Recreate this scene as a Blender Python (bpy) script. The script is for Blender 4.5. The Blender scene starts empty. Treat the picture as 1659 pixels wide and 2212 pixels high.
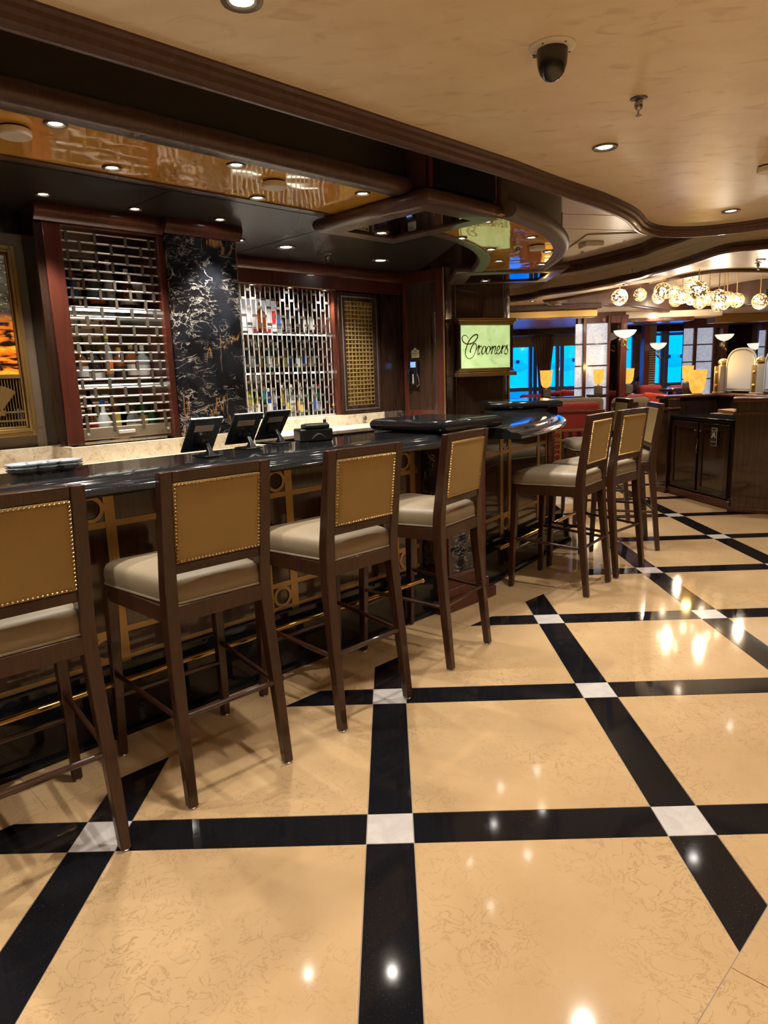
import bpy, bmesh, math, random
import numpy as np
from mathutils import Vector, Matrix
PI = math.pi
random.seed(7)
C = bpy.context.scene.collection
R2 = math.sqrt(.5)

# ------------------------------------------------------------------ camera
F_PX, PITCH, ROLL, CAM_H, YAW = 1484.82, .192107, -.0354623, 1.517513, .0129614
def _axes():
    c, s = math.cos(YAW), math.sin(YAW); cp, sp = math.cos(PITCH), math.sin(PITCH); cr, sr = math.cos(ROLL), math.sin(ROLL)
    R = Vector((c, s, 0)); F = Vector((-s, c, 0)); U = Vector((0, 0, 1))
    D = cp*F - sp*U; V = sp*F + cp*U
    return cr*R + sr*V, -sr*R + cr*V, D
AX, AB, AD = _axes()
cam_d = bpy.data.cameras.new('camera')
cam_d.sensor_fit = 'VERTICAL'; cam_d.sensor_height = 36.0; cam_d.sensor_width = 27.0
cam_d.lens = F_PX/2212*36.0; cam_d.clip_start = .05; cam_d.clip_end = 200
cam = bpy.data.objects.new('camera', cam_d); C.objects.link(cam)
m = Matrix((AX, AB, -AD)).transposed().to_4x4(); m.translation = (0, 0, CAM_H)
cam.matrix_world = m
bpy.context.scene.camera = cam

# ------------------------------------------------------------------ world, exposure
sc = bpy.context.scene
w = bpy.data.worlds.new('world'); sc.world = w; w.use_nodes = True
w.node_tree.nodes['Background'].inputs[0].default_value = (.0, .25, .92, 1)
w.node_tree.nodes['Background'].inputs[1].default_value = 4.2
sc.view_settings.view_transform = 'Standard'; sc.view_settings.look = 'None'
sc.view_settings.exposure = 0.0; sc.view_settings.gamma = 1.0
sc.view_settings.use_curve_mapping = False
try:
    sc.cycles.use_denoising = True
    sc.cycles.sample_clamp_indirect = 6.0
    sc.cycles.caustics_reflective = False
    sc.cycles.caustics_refractive = False
    sc.cycles.max_bounces = 6; sc.cycles.diffuse_bounces = 4; sc.cycles.glossy_bounces = 3; sc.cycles.transmission_bounces = 3
    sc.cycles.use_adaptive_sampling = True; sc.cycles.adaptive_threshold = .1; sc.cycles.adaptive_min_samples = 12
except Exception: pass
SPOT = .86            # overall factor on every downlight

# a pixel of the photograph turned into a measured point of the place
def ray(x, y): return AD + AX*((x-829.5)/F_PX) - AB*((y-1106)/F_PX)
def pz(x, y, z):
    r = ray(x, y); t = (z-CAM_H)/r.z; return Vector((r.x*t, r.y*t, z))
def py(x, y, Y):
    r = ray(x, y); t = Y/r.y; return Vector((r.x*t, Y, CAM_H+r.z*t))
def B(u, v, z=0): return Vector(((u-v)*R2, (u+v)*R2, z))     # bar frame -> world
def UV(p): return ((p[0]+p[1])*R2, (p[1]-p[0])*R2)

# ------------------------------------------------------------------ materials
def mat(name, col, rough=.5, metal=0, spec=.5, emit=None, es=0, coat=0, trans=0, ior=1.45, alpha=1, aniso=0):
    m = bpy.data.materials.new(name); m.use_nodes = True
    b = m.node_tree.nodes['Principled BSDF']
    b.inputs['Base Color'].default_value = (*col, 1); b.inputs['Roughness'].default_value = rough
    b.inputs['Metallic'].default_value = metal; b.inputs['Specular IOR Level'].default_value = spec
    b.inputs['IOR'].default_value = ior; b.inputs['Coat Weight'].default_value = coat; b.inputs['Coat Roughness'].default_value = .04
    b.inputs['Transmission Weight'].default_value = trans; b.inputs['Alpha'].default_value = alpha
    if emit: b.inputs['Emission Color'].default_value = (*emit, 1); b.inputs['Emission Strength'].default_value = es
    return m
class NT:
    def __init__(s, m): s.m = m; s.t = m.node_tree; s.b = s.t.nodes['Principled BSDF']
    def n(s, typ, **kw):
        o = s.t.nodes.new(typ)
        for k, v in kw.items():
            if k in o.inputs.keys() if isinstance(k, str) else False: o.inputs[k].default_value = v
            else: setattr(o, k, v)
        return o
    def l(s, a, b): s.t.links.new(a, b)
    def pos(s, scale=(1, 1, 1), rot=(0, 0, 0), obj=False):
        mp = s.n('ShaderNodeMapping'); mp.inputs['Scale'].default_value = scale; mp.inputs['Rotation'].default_value = rot
        if obj: s.l(s.n('ShaderNodeTexCoord').outputs['Object'], mp.inputs[0])
        else: s.l(s.n('ShaderNodeNewGeometry').outputs['Position'], mp.inputs[0])
        return mp.outputs[0]
    def noise(s, vec, scale, detail=4, rough=.5, dist=0):
        o = s.n('ShaderNodeTexNoise'); o.inputs['Scale'].default_value = scale; o.inputs['Detail'].default_value = detail
        o.inputs['Roughness'].default_value = rough; o.inputs['Distortion'].default_value = dist; s.l(vec, o.inputs['Vector']); return o.outputs['Fac']
    def ramp(s, fac, stops, interp='LINEAR'):
        o = s.n('ShaderNodeValToRGB'); o.color_ramp.interpolation = interp
        el = o.color_ramp.elements
        while len(el) < len(stops): el.new(.5)
        for e, (p, c) in zip(el, stops): e.position = p; e.color = (*c, 1) if len(c) == 3 else c
        s.l(fac, o.inputs[0]); return o.outputs['Color']
    def mix(s, fac, a, b, typ='MIX'):
        o = s.n('ShaderNodeMix'); o.data_type = 'RGBA'; o.blend_type = typ
        for sock, v in ((o.inputs[0], fac), (o.inputs[6], a), (o.inputs[7], b)):
            if isinstance(v, (int, float)): sock.default_value = v
            elif isinstance(v, tuple): sock.default_value = (*v, 1)
            else: s.l(v, sock)
        return o.outputs[2]
    def math(s, op, a, b=0.0):
        o = s.n('ShaderNodeMath'); o.operation = op
        for sock, v in ((o.inputs[0], a), (o.inputs[1], b)):
            if isinstance(v, (int, float)): sock.default_value = v
            else: s.l(v, sock)
        return o.outputs[0]
    def base(s, c): s.l(c, s.b.inputs['Base Color'])
    def bump(s, h, strength=.2, dist=.01):
        o = s.n('ShaderNodeBump'); o.inputs['Strength'].default_value = strength; o.inputs['Distance'].default_value = dist
        s.l(h, o.inputs['Height']); s.l(o.outputs[0], s.b.inputs['Normal'])
def vein(t, vec, scale, width, dist=1.5, detail=6):
    n = t.noise(vec, scale, detail, .6, dist)
    a = t.math('ABSOLUTE', t.math('SUBTRACT', n, .5))
    return t.math('SUBTRACT', 1.0, t.math('MINIMUM', t.math('DIVIDE', a, width), 1.0))

def m_cream():
    m = mat('cream_marble', (.62, .40, .2), .11, spec=.4); t = NT(m); p = t.pos(); m.node_tree.nodes['Principled BSDF'].inputs['Roughness'].default_value = .075
    big = t.noise(p, 2.2, 5, .6); c = t.ramp(big, [(.3, (.56, .375, .19)), (.7, (.65, .45, .24))])
    patch = t.ramp(t.noise(p, 1.7, 3), [(.42, (0, 0, 0)), (.6, (1, 1, 1))])
    v = t.math('MULTIPLY', vein(t, p, 15.0, .022, .9, 4), t.math('MULTIPLY', patch, .62))
    c = t.mix(v, c, (.36, .22, .10)); t.base(c); return m
def m_black():
    m = mat('black_granite', (.009, .009, .011), .07, spec=.5); t = NT(m); p = t.pos()
    s = t.ramp(t.noise(p, 260, 2), [(.66, (.009, .009, .011)), (.74, (.05, .05, .055))]); t.base(s); return m
def m_counter():
    m = mat('polished_black_granite', (.012, .012, .013), .09, spec=.6); t = NT(m); p = t.pos()
    s = t.ramp(t.noise(p, 180, 2), [(.6, (.012, .012, .013)), (.75, (.05, .048, .045))]); t.base(s); return m
def m_white():
    m = mat('white_marble', (.78, .74, .7), .14); t = NT(m); p = t.pos()
    c = t.ramp(t.noise(p, 9, 5, .6, 1.2), [(.35, (.60, .56, .53)), (.6, (.70, .66, .62))]); t.base(c); return m
def m_wood(name, c0, c1, rough=.13, scale=(26, 26, 1.6), coat=.5, obj=True):
    m = mat(name, c0, rough, spec=.5, coat=coat); t = NT(m); p = t.pos(scale, obj=obj)
    g = t.noise(p, 1.4, 6, .6, .8); c = t.ramp(g, [(.3, c0), (.7, c1)]); t.base(c); return m
def m_tan():
    m = mat('tan_brushed_ceiling', (.5, .36, .2), .38, spec=.6, coat=.28); m.node_tree.nodes['Principled BSDF'].inputs['Coat Roughness'].default_value = .3; t = NT(m); p = t.pos((1.0, 1.7, 1), (0, 0, PI/4-.3))
    n1 = t.noise(p, 3.2, 4, .55, .6); n2 = t.noise(t.pos((1.6, 3.4, 1), (0, 0, .5)), 3.4, 3, .5, 1.0)
    c = t.ramp(n1, [(.3, (.80, .655, .455)), (.62, (.88, .75, .555))])
    d = t.ramp(n2, [(.58, (0, 0, 0)), (.72, (1, 1, 1))]); c = t.mix(t.math('MULTIPLY', d, .7), c, (.66, .50, .31)); t.base(c); return m
def m_portoro():
    m = mat('black_gold_marble', (.012, .012, .014), .06, spec=.6); t = NT(m); p = t.pos((1, 1, 1), (.0, .5, 0))
    base = t.ramp(t.noise(p, 5, 4), [(.35, (.010, .010, .012)), (.8, (.03, .034, .045))])
    g = t.math('MULTIPLY', vein(t, t.pos((1.7, 1.7, .55)), 2.6, .022, 1.2, 3), t.ramp(t.noise(p, 3.5, 2), [(.47, (0, 0, 0)), (.53, (1, 1, 1))]))
    c = t.mix(g, base, (.36, .19, .07))
    w1 = vein(t, t.pos((2.0, 2.0, 5.5), (.35, .3, 0)), 3.2, .011, 1.2, 5)
    w2 = vein(t, t.pos((1.2, 1.2, 2.2), (.5, .35, 0)), 2.0, .010, 1.0, 6)
    w1 = t.math('MAXIMUM', t.math('MULTIPLY', w1, t.ramp(t.noise(p, 6.0, 2), [(.46, (0, 0, 0)), (.56, (1, 1, 1))])), t.math('MULTIPLY', w2, t.ramp(t.noise(p, 2.1, 2), [(.45, (0, 0, 0)), (.55, (1, 1, 1))])))
    c = t.mix(w1, c, (.72, .66, .58)); t.base(c); return m
def m_granite():
    m = mat('beige_granite', (.55, .45, .3), .16); t = NT(m); p = t.pos()
    c = t.ramp(t.noise(p, 13, 6, .7, .8), [(.3, (.40, .29, .18)), (.45, (.72, .62, .46)), (.7, (.86, .79, .66))])
    s = t.ramp(t.noise(p, 120, 2), [(.62, (0, 0, 0)), (.7, (1, 1, 1))]); c = t.mix(t.math('MULTIPLY', s, .6), c, (.2, .13, .08)); t.base(c); return m
def m_lacquer():
    m = mat('amber_lacquer', (.62, .36, .09), .045, spec=.5, metal=.12, ior=2.1); t = NT(m); p = t.pos()
    t.base(t.ramp(t.noise(p, 1.2, 3), [(.3, (.84, .44, .075)), (.7, (.92, .52, .10))]))
    t.bump(t.noise(p, 4.5, 1), .10, .02); return m
def m_carpet():
    m = mat('patterned_carpet', (.3, .15, .05), .95, spec=.1); t = NT(m); p = t.pos()
    wv = t.n('ShaderNodeTexWave'); wv.inputs['Scale'].default_value = 1.6; wv.inputs['Distortion'].default_value = 9; wv.inputs['Detail'].default_value = 2
    t.l(p, wv.inputs['Vector'])
    t.base(t.ramp(wv.outputs['Fac'], [(.2, (.05, .02, .012)), (.35, (.5, .24, .06)), (.6, (.62, .38, .14)), (.8, (.2, .07, .025))], 'CONSTANT')); return m
def m_leather(name, c):
    m = mat(name, c, .42, spec=.4); t = NT(m); p = t.pos(obj=True)
    t.base(t.mix(t.noise(p, 5, 3), tuple(x*.88 for x in c), tuple(x*1.1 for x in c))); t.bump(t.noise(p, 420, 2), .12, .002); return m
def m_fabric(name, c):
    m = mat(name, c, .75, spec=.25); t = NT(m); p = t.pos((1, 1, 1), obj=True)
    t.base(t.mix(t.noise(p, 6, 3), tuple(x*.9 for x in c), tuple(x*1.08 for x in c))); t.bump(t.noise(t.pos((500, 500, 160), obj=True), 1.0, 2), .1, .002); return m
def m_onyx(name, c, es):
    m = mat(name, c, .2, emit=c, es=es); t = NT(m); p = t.pos()
    v = vein(t, p, 5, .05, 2.5, 5); col = t.mix(t.math('MULTIPLY', v, .5), c, tuple(x*.55 for x in c)); t.base(col); t.l(col, t.b.inputs['Emission Color']); return m
def m_signglass():
    c = (.62, .86, .36); m = mat('glowing_green_glass', c, .2, emit=c, es=.72); t = NT(m); p = t.pos()
    v = t.noise(p, 5.5, 6, .6, 1.8); col = t.ramp(v, [(.3, (.42, .62, .28)), (.5, (.66, .9, .36)), (.7, (.82, 1.0, .55))]); t.base(col); t.l(col, t.b.inputs['Emission Color']); return m
def m_shade():
    c = (1, .55, .1); m = mat('amber_glass_shade', c, .3, emit=c, es=1.0); t = NT(m); p = t.pos(obj=True)
    v = t.noise(p, 14, 5, .6, 1); col = t.ramp(v, [(.3, (1, .36, .03)), (.65, (1, .62, .12))]); t.base(t.mix(.75, col, (.08, .03, 0))); t.l(col, t.b.inputs['Emission Color']); return m
def m_art():
    m = mat('backlit_city_picture', (.1, .05, .02), .15); t = NT(m)
    g = t.n('ShaderNodeTexCoord').outputs['Generated']; sx = t.n('ShaderNodeSeparateXYZ'); t.l(g, sx.inputs[0])
    mp = t.n('ShaderNodeMapping'); mp.inputs['Scale'].default_value = (5, 5, 16); mp.inputs['Rotation'].default_value = (0, .12, 0); t.l(g, mp.inputs[0])
    n = t.noise(mp.outputs[0], 1.2, 3, .5, .6); mp2 = t.n('ShaderNodeMapping'); mp2.inputs['Scale'].default_value = (26, 26, 40); t.l(g, mp2.inputs[0])
    vo = t.n('ShaderNodeTexVoronoi'); vo.inputs['Scale'].default_value = 1; t.l(mp2.outputs[0], vo.inputs['Vector'])
    dots = t.ramp(vo.outputs['Distance'], [(.12, (.55, .6, .2)), (.3, (.02, .015, .01))])
    band = t.ramp(n, [(.4, (.012, .006, .004)), (.52, (.75, .16, .01)), (.66, (1, .33, .02))])
    dark = t.ramp(n, [(.35, (.015, .012, .01)), (.7, (.10, .085, .06))])
    lo = t.ramp(sx.outputs[2], [(.0, (1, 1, 1)), (.38, (1, 1, 1)), (.55, (0, 0, 0))])
    top = t.mix(.35, dark, dots, 'ADD'); col = t.mix(lo, top, band); t.base(col)
    t.l(col, t.b.inputs['Emission Color']); t.b.inputs['Emission Strength'].default_value = .9; return m

M = dict(
 cream=m_cream(), black=m_black(), white=m_white(), counter=m_counter(), tan=m_tan(), portoro=m_portoro(), granite=m_granite(), lacquer=m_lacquer(), carpet=m_carpet(),
 grout=mat('grout', (.5, .42, .33), .8), dwood=m_wood('dark_wood', (.024, .012, .008), (.048, .024, .016), .2, coat=.3),
 panel=m_wood('dark_veneer', (.034, .018, .012), (.07, .038, .023), .12),
 rwood=m_wood('red_brown_wood', (.065, .016, .010), (.12, .030, .018), .28, coat=.25), mould=m_wood('moulding_wood', (.072, .036, .028), (.11, .056, .043), .36, coat=.12),
 stool=m_wood('walnut_stain', (.030, .011, .006), (.060, .022, .011), .3, (60, 60, 6), .25),
 dceil=mat('dark_ceiling_panel', (.020, .018, .015), .32), fascia=mat('dark_fascia', (.028, .020, .015), .35), taupe=mat('taupe_fascia', (.15, .115, .09), .5),
 metalceil=mat('cream_metal_panel', (.72, .64, .52), .38), beige=mat('beige_cove', (.82, .73, .57), .5), offwhite=mat('off_white', (.72, .64, .52), .5),
 leather=m_leather('olive_seat_leather', (.26, .203, .13)), fab=m_fabric('olive_back_fabric', (.36, .25, .10)), nail=mat('brass_nail', (.55, .38, .16), .3, 1),
 brass=mat('brass', (.78, .52, .18), .2, 1), inlay=mat('gold_inlay', (.46, .28, .10), .35, .75), gold=mat('bright_gold', (.9, .68, .28), .28, .8),
 goldpaint=mat('gold_frame', (.5, .33, .12), .32, .8), chrome=mat('chrome', (.95, .93, .9), .36, .55), bronze=mat('bronze_link', (.125, .10, .075), .5, .3),
 steel=mat('stainless', (.42, .41, .40), .28, 1), mirror=mat('dark_mirror', (.12, .10, .09), .03, 1), nichemirror=mat('niche_mirror', (.5, .47, .42), .05, 1), bronzebar=mat('grille_bottom_bar', (.34, .28, .2), .4, .6),
 plastic=mat('black_plastic', (.012, .012, .013), .35), tabback=mat('tablet_back', (.035, .05, .06), .35), sticker=mat('paper_sticker', (.62, .6, .55), .6), silver=mat('silver_edge', (.7, .7, .72), .25, .9),
 led=mat('led_strip', (1, 1, .9), .4, emit=(.9, 1, .85), es=7), lens=mat('lamp_lens', (1, 1, 1), .3, emit=(1, .93, .84), es=45), trimring=mat('downlight_trim', (.2, .16, .11), .35, .6),
 whiteplastic=mat('white_plastic', (.75, .69, .6), .5), dome=mat('smoked_dome', (.02, .02, .022), .03, spec=.8), glass=mat('clear_glass', (1, 1, 1), .02, trans=1, ior=1.45),
 paneglass=mat('window_glass', (.75, .95, 1), .0, trans=1, ior=1.02, alpha=1), sign=m_signglass(), letter=mat('bronze_letter', (.15, .085, .025), .4, .3), onyx=m_onyx('lit_onyx', (.62, .74, 1.0), .38),
 shade=m_shade(), bowl=mat('opal_bowl', (1, .97, .88), .3, emit=(1, .95, .8), es=.85), art=m_art(), artframe=mat('bronze_mount', (.2, .15, .10), .45, .3), red=m_fabric('red_upholstery', (.21, .022, .018)),
 cushion=m_fabric('orange_red_cushion', (.5, .06, .03)), taupefab=m_fabric('taupe_upholstery', (.17, .13, .09)), curtain=m_fabric('brown_curtain', (.42, .31, .22)), frost=mat('frosted_glass', (.72, .77, .85), .5),
 whitepost=mat('cream_post', (.5, .45, .38), .45), bulb=mat('globe_bulb', (1, .95, .85), .4, emit=(1, .88, .7), es=30), lace=mat('gold_lace', (.75, .55, .3), .4, .2),
 winframe=mat('window_frame', (.30, .33, .36), .5), wall=mat('warm_wall', (.42, .32, .2), .6), skin=mat('skin', (.5, .28, .19), .5), hair=mat('dark_hair', (.02, .012, .01), .5), shirt=mat('dark_top', (.03, .03, .05), .7),
 paper=mat('kraft_menu', (.42, .24, .12), .7), menudark=mat('menu_edge', (.05, .055, .05), .5), green=mat('safety_green', (.012, .035, .022), .4), cream_plate=mat('cream_plate', (.62, .56, .33), .5), ink=mat('ink', (.05, .05, .035), .6),
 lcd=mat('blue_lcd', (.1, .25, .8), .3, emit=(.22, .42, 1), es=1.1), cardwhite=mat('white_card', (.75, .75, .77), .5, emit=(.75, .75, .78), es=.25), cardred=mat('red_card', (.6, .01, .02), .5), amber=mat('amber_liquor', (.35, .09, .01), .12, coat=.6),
 blind=mat('roman_blind', (.42, .36, .28), .7), shipwhite=mat('ship_hull', (.5, .85, .9), .5), netting=mat('glass_dish', (.8, .86, .9), .1, metal=.6), goldcell=mat('gold_cell_backing', (.60, .49, .25), .4, .35), lettering=mat('gold_trim_line', (.6, .42, .18), .3, .9))

# ------------------------------------------------------------------ mesh helpers
class MB:
    def __init__(s): s.v = []; s.f = []
    def add(s, vs, fs):
        o = len(s.v); s.v += [tuple(p) for p in vs]; s.f += [tuple(i+o for i in f) for f in fs]; return s
    def box(s, x0, x1, y0, y1, z0, z1):
        return s.add([(x0,y0,z0),(x1,y0,z0),(x1,y1,z0),(x0,y1,z0),(x0,y0,z1),(x1,y0,z1),(x1,y1,z1),(x0,y1,z1)],
                     [(0,3,2,1),(4,5,6,7),(0,1,5,4),(1,2,6,5),(2,3,7,6),(3,0,4,7)])
    def bar(s, p0, p1, w0, d0, w1=None, d1=None, up=(0,1,0)):      # tapered rectangular bar
        w1 = w0 if w1 is None else w1; d1 = d0 if d1 is None else d1
        a, b = Vector(p0), Vector(p1); t = (b-a).normalized(); y = Vector(up); y = (y-t*y.dot(t)).normalized(); x = y.cross(t)
        vs = []
        for c, w, d in ((a, w0, d0), (b, w1, d1)):
            for sx, sy in ((-1,-1),(1,-1),(1,1),(-1,1)): vs.append(c+x*(sx*w/2)+y*(sy*d/2))
        return s.add(vs, [(0,3,2,1),(4,5,6,7),(0,1,5,4),(1,2,6,5),(2,3,7,6),(3,0,4,7)])
    def chain(s, pts, ws, ds, up=(0,1,0)):                          # bar through several sections
        vs = []; n = len(pts)
        for i, p in enumerate(pts):
            p = Vector(p)
            for sx, sy in ((-1,-1),(1,-1),(1,1),(-1,1)): vs.append(p+Vector((sx*ws[i]/2, sy*ds[i]/2, 0)))
        fs = [(0,3,2,1), tuple(4*(n-1)+k for k in range(4))]
        for i in range(n-1):
            for k in range(4): fs.append((4*i+k, 4*i+(k+1) % 4, 4*i+4+(k+1) % 4, 4*i+4+k))
        return s.add(vs, fs)
    def tube(s, pts, r, n=8, cap=True, closed=False):
        pts = [Vector(p) for p in pts]; N = len(pts); rs = r if isinstance(r, (list, tuple)) else [r]*N
        vs = []; ref = None
        for i, p in enumerate(pts):
            a = pts[(i-1) % N] if (closed or i > 0) else p; b = pts[(i+1) % N] if (closed or i < N-1) else p
            t = (b-a).normalized()
            if ref is None: ref = Vector((0,0,1)) if abs(t.z) < .9 else Vector((1,0,0))
            ref = (ref-t*ref.dot(t)).normalized(); q = t.cross(ref)
            for k in range(n):
                g = 2*PI*k/n; vs.append(p+(ref*math.cos(g)+q*math.sin(g))*rs[i])
        fs = []
        for i in range(N if closed else N-1):
            j = (i+1) % N
            for k in range(n): fs.append((i*n+k, i*n+(k+1) % n, j*n+(k+1) % n, j*n+k))
        if cap and not closed: fs += [tuple(range(n))[::-1], tuple((N-1)*n+k for k in range(n))]
        return s.add(vs, fs)
    def lathe(s, prof, n=16, c=(0,0,0), cap=True, M4=None):
        vs = []; fs = []
        for r, z in prof:
            for k in range(n):
                a = 2*PI*k/n; p = Vector((r*math.cos(a), r*math.sin(a), z))
                if M4 is not None: p = M4 @ p
                vs.append(p+Vector(c))
        for i in range(len(prof)-1):
            for k in range(n): fs.append((i*n+k, i*n+(k+1) % n, (i+1)*n+(k+1) % n, (i+1)*n+k))
        if cap:
            fs.append(tuple(range(n))[::-1]); fs.append(tuple((len(prof)-1)*n+k for k in range(n)))
        return s.add(vs, fs)
    def sphere(s, c, r, nu=12, nv=8, sc_=(1,1,1), z0=-1.0, z1=1.0):
        prof = []
        for i in range(nv+1):
            z = z0+(z1-z0)*i/nv; a = math.asin(max(-1, min(1, z))) if False else (math.asin(z0)+(math.asin(z1)-math.asin(z0))*i/nv)
            prof.append((max(1e-4, math.cos(a)*r), math.sin(a)*r))
        M4 = Matrix.Diagonal((*sc_, 1)); return s.lathe(prof, nu, c, True, M4)
    def sweep(s, path, prof, closed=False, cap=True, left=True):
        """profile (n, z) carried along a plan path; n points to the left of the path (or right)"""
        P = [Vector((p[0], p[1])) for p in path]; N = len(P); k = len(prof); vs = []
        for i in range(N):
            a = P[i-1] if (i > 0 or closed) else None; b = P[(i+1) % N] if (i < N-1 or closed) else None
            d1 = (P[i]-a).normalized() if a is not None else None; d2 = (b-P[i]).normalized() if b is not None else None
            d1 = d1 or d2; d2 = d2 or d1
            n1 = Vector((-d1.y, d1.x)); n2 = Vector((-d2.y, d2.x)); nn = (n1+n2)
            nn = nn/max(.2, nn.length_squared)*2 if nn.length > 1e-6 else n1
            if not left: nn = -nn
            for n, z in prof: vs.append((P[i].x+nn.x*n, P[i].y+nn.y*n, z))
        fs = []
        for i in range(N if closed else N-1):
            j = (i+1) % N
            for q in range(k): 
                f = (i*k+q, j*k+q, j*k+(q+1) % k, i*k+(q+1) % k); fs.append(f if left else f[::-1])
        if cap and not closed: fs += [tuple(range(k)), tuple((N-1)*k+q for q in range(k))[::-1]]
        return s.add(vs, fs)
    def prism(s, poly, z0, z1):
        n = len(poly); A = sum(poly[i][0]*poly[(i+1) % n][1]-poly[(i+1) % n][0]*poly[i][1] for i in range(n))
        if A < 0: poly = poly[::-1]
        return s.add([(p[0], p[1], z0) for p in poly]+[(p[0], p[1], z1) for p in poly],
            [tuple(range(n))[::-1], tuple(range(n, 2*n))]+[(i, (i+1) % n, n+(i+1) % n, n+i) for i in range(n)])
    def xform(s, M4): s.v = [tuple(M4 @ Vector(p)) for p in s.v]; return s
    def mesh(s, name, m, smooth=35, org=(0,0,0)):
        me = bpy.data.meshes.new(name); o = org
        me.from_pydata([(p[0]-o[0], p[1]-o[1], p[2]-o[2]) for p in s.v], [], s.f); me.materials.append(M[m] if isinstance(m, str) else m)
        bm = bmesh.new(); bm.from_mesh(me); bmesh.ops.recalc_face_normals(bm, faces=bm.faces); bm.to_mesh(me); bm.free()
        if smooth:
            me.polygons.foreach_set('use_smooth', [True]*len(me.polygons)); me.set_sharp_from_angle(angle=math.radians(smooth))
        me.update(); return me
    def build(s, name, m, parent=None, frame=None, bevel=0, smooth=35, kind=None, seg=2):
        if parent is not None:
            org, fr = ORG[parent.name]; me = s.mesh(name, m, smooth, org); o = bpy.data.objects.new(name, me); C.objects.link(o); o.parent = parent; ORG[o.name] = (org, fr)
        else:
            a = np.array(s.v); lo = a.min(0); hi = a.max(0); org = ((lo[0]+hi[0])/2, (lo[1]+hi[1])/2, lo[2])
            me = s.mesh(name, m, smooth, org); o = bpy.data.objects.new(name, me); C.objects.link(o); place(o, org, frame); ORG[o.name] = (org, frame)
        if bevel:
            md = o.modifiers.new('bevel', 'BEVEL'); md.width = bevel; md.segments = seg; md.limit_method = 'ANGLE'; md.angle_limit = math.radians(40)
        if kind: o['kind'] = kind
        return o
ORG = {}
def place(o, org, frame):
    if frame == 'b': o.location = B(*org); o.rotation_euler = (0, 0, PI/4)
    else: o.location = org
def tag(o, label, cat, group=None):
    o['label'] = label; o['category'] = cat
    if group: o['group'] = group
    return o
def thing(name, label, cat, loc=(0,0,0), frame=None, rz=None, group=None):
    o = bpy.data.objects.new(name, None); C.objects.link(o); o.empty_display_size = .1
    if rz is None: place(o, loc, frame); ORG[o.name] = (tuple(loc), frame)
    else: o.location = loc; o.rotation_euler = (0, 0, rz); ORG[o.name] = ((0,0,0), None)
    return tag(o, label, cat, group)
def struct(name, mb, m, frame=None, bevel=0, smooth=35, label=None):
    o = mb.build(name, m, None, frame, bevel, smooth, 'structure')
    if label: o['label'] = label
    return o
def inst(me, name, parent, loc=(0,0,0), rot=(0,0,0), scale=(1,1,1)):
    o = bpy.data.objects.new(name, me); C.objects.link(o); o.parent = parent; o.location = loc; o.rotation_euler = rot; o.scale = scale; ORG[o.name] = ORG[parent.name]; return o
def dup(root, loc, rz, label=None, group=None):
    r = root.copy(); C.objects.link(r); r.location = loc; r.rotation_euler = (0, 0, rz); ORG[r.name] = ORG[root.name]
    if label: r['label'] = label
    if group: r['group'] = group
    for ch in list(root.children):
        c = ch.copy(); C.objects.link(c); c.parent = r
        for g in ch.children:
            d = g.copy(); C.objects.link(d); d.parent = c
    return r
def crom(pts, n=6):
    P = [np.array(p, float) for p in pts]; out = []
    for i in range(len(P)-1):
        p0 = P[max(i-1, 0)]; p1 = P[i]; p2 = P[i+1]; p3 = P[min(i+2, len(P)-1)]
        for k in range(n):
            t = k/n; out.append(.5*((2*p1)+(p2-p0)*t+(2*p0-5*p1+4*p2-p3)*t*t+(3*p1-p0-3*p2+p3)*t**3))
    out.append(P[-1]); return [tuple(q) for q in out]
def clip(poly, a, b, c):                       # keep a*x+b*y >= c
    out = []; n = len(poly)
    for i in range(n):
        p, q = poly[i], poly[(i+1) % n]; dp = a*p[0]+b*p[1]-c; dq = a*q[0]+b*q[1]-c
        if dp >= 0: out.append(p)
        if (dp > 0 > dq) or (dp < 0 < dq): t = dp/(dp-dq); out.append((p[0]+(q[0]-p[0])*t, p[1]+(q[1]-p[1])*t))
    return out
def area(p): return abs(sum(p[i][0]*p[(i+1) % len(p)][1]-p[(i+1) % len(p)][0]*p[i][1] for i in range(len(p))))/2 if len(p) > 2 else 0
def text(name, s, size, m, parent, M4, ext=.0015):
    cu = bpy.data.curves.new(name, 'FONT'); cu.body = s; cu.size = size; cu.extrude = ext; cu.align_x = 'CENTER'; cu.align_y = 'CENTER'; cu.resolution_u = 3
    t = bpy.data.objects.new('tmp', cu); C.objects.link(t); dg = bpy.context.evaluated_depsgraph_get(); me = bpy.data.meshes.new_from_object(t.evaluated_get(dg)); bpy.data.objects.remove(t)
    me.materials.clear(); me.materials.append(M[m]); me.transform(M4); o = bpy.data.objects.new(name, me); C.objects.link(o); o.parent = parent; return o

# ------------------------------------------------------------------ bar plan
CU, CV = 3.4, 5.6                          # centre of the curved end (bar frame)
CW = B(CU, CV)                             # the same in world
def arc(r, a0, a1, n, cu=CU, cv=CV): return [(cu+r*math.cos(math.radians(a0+(a1-a0)*i/n)), cv+r*math.sin(math.radians(a0+(a1-a0)*i/n))) for i in range(n+1)]

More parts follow.
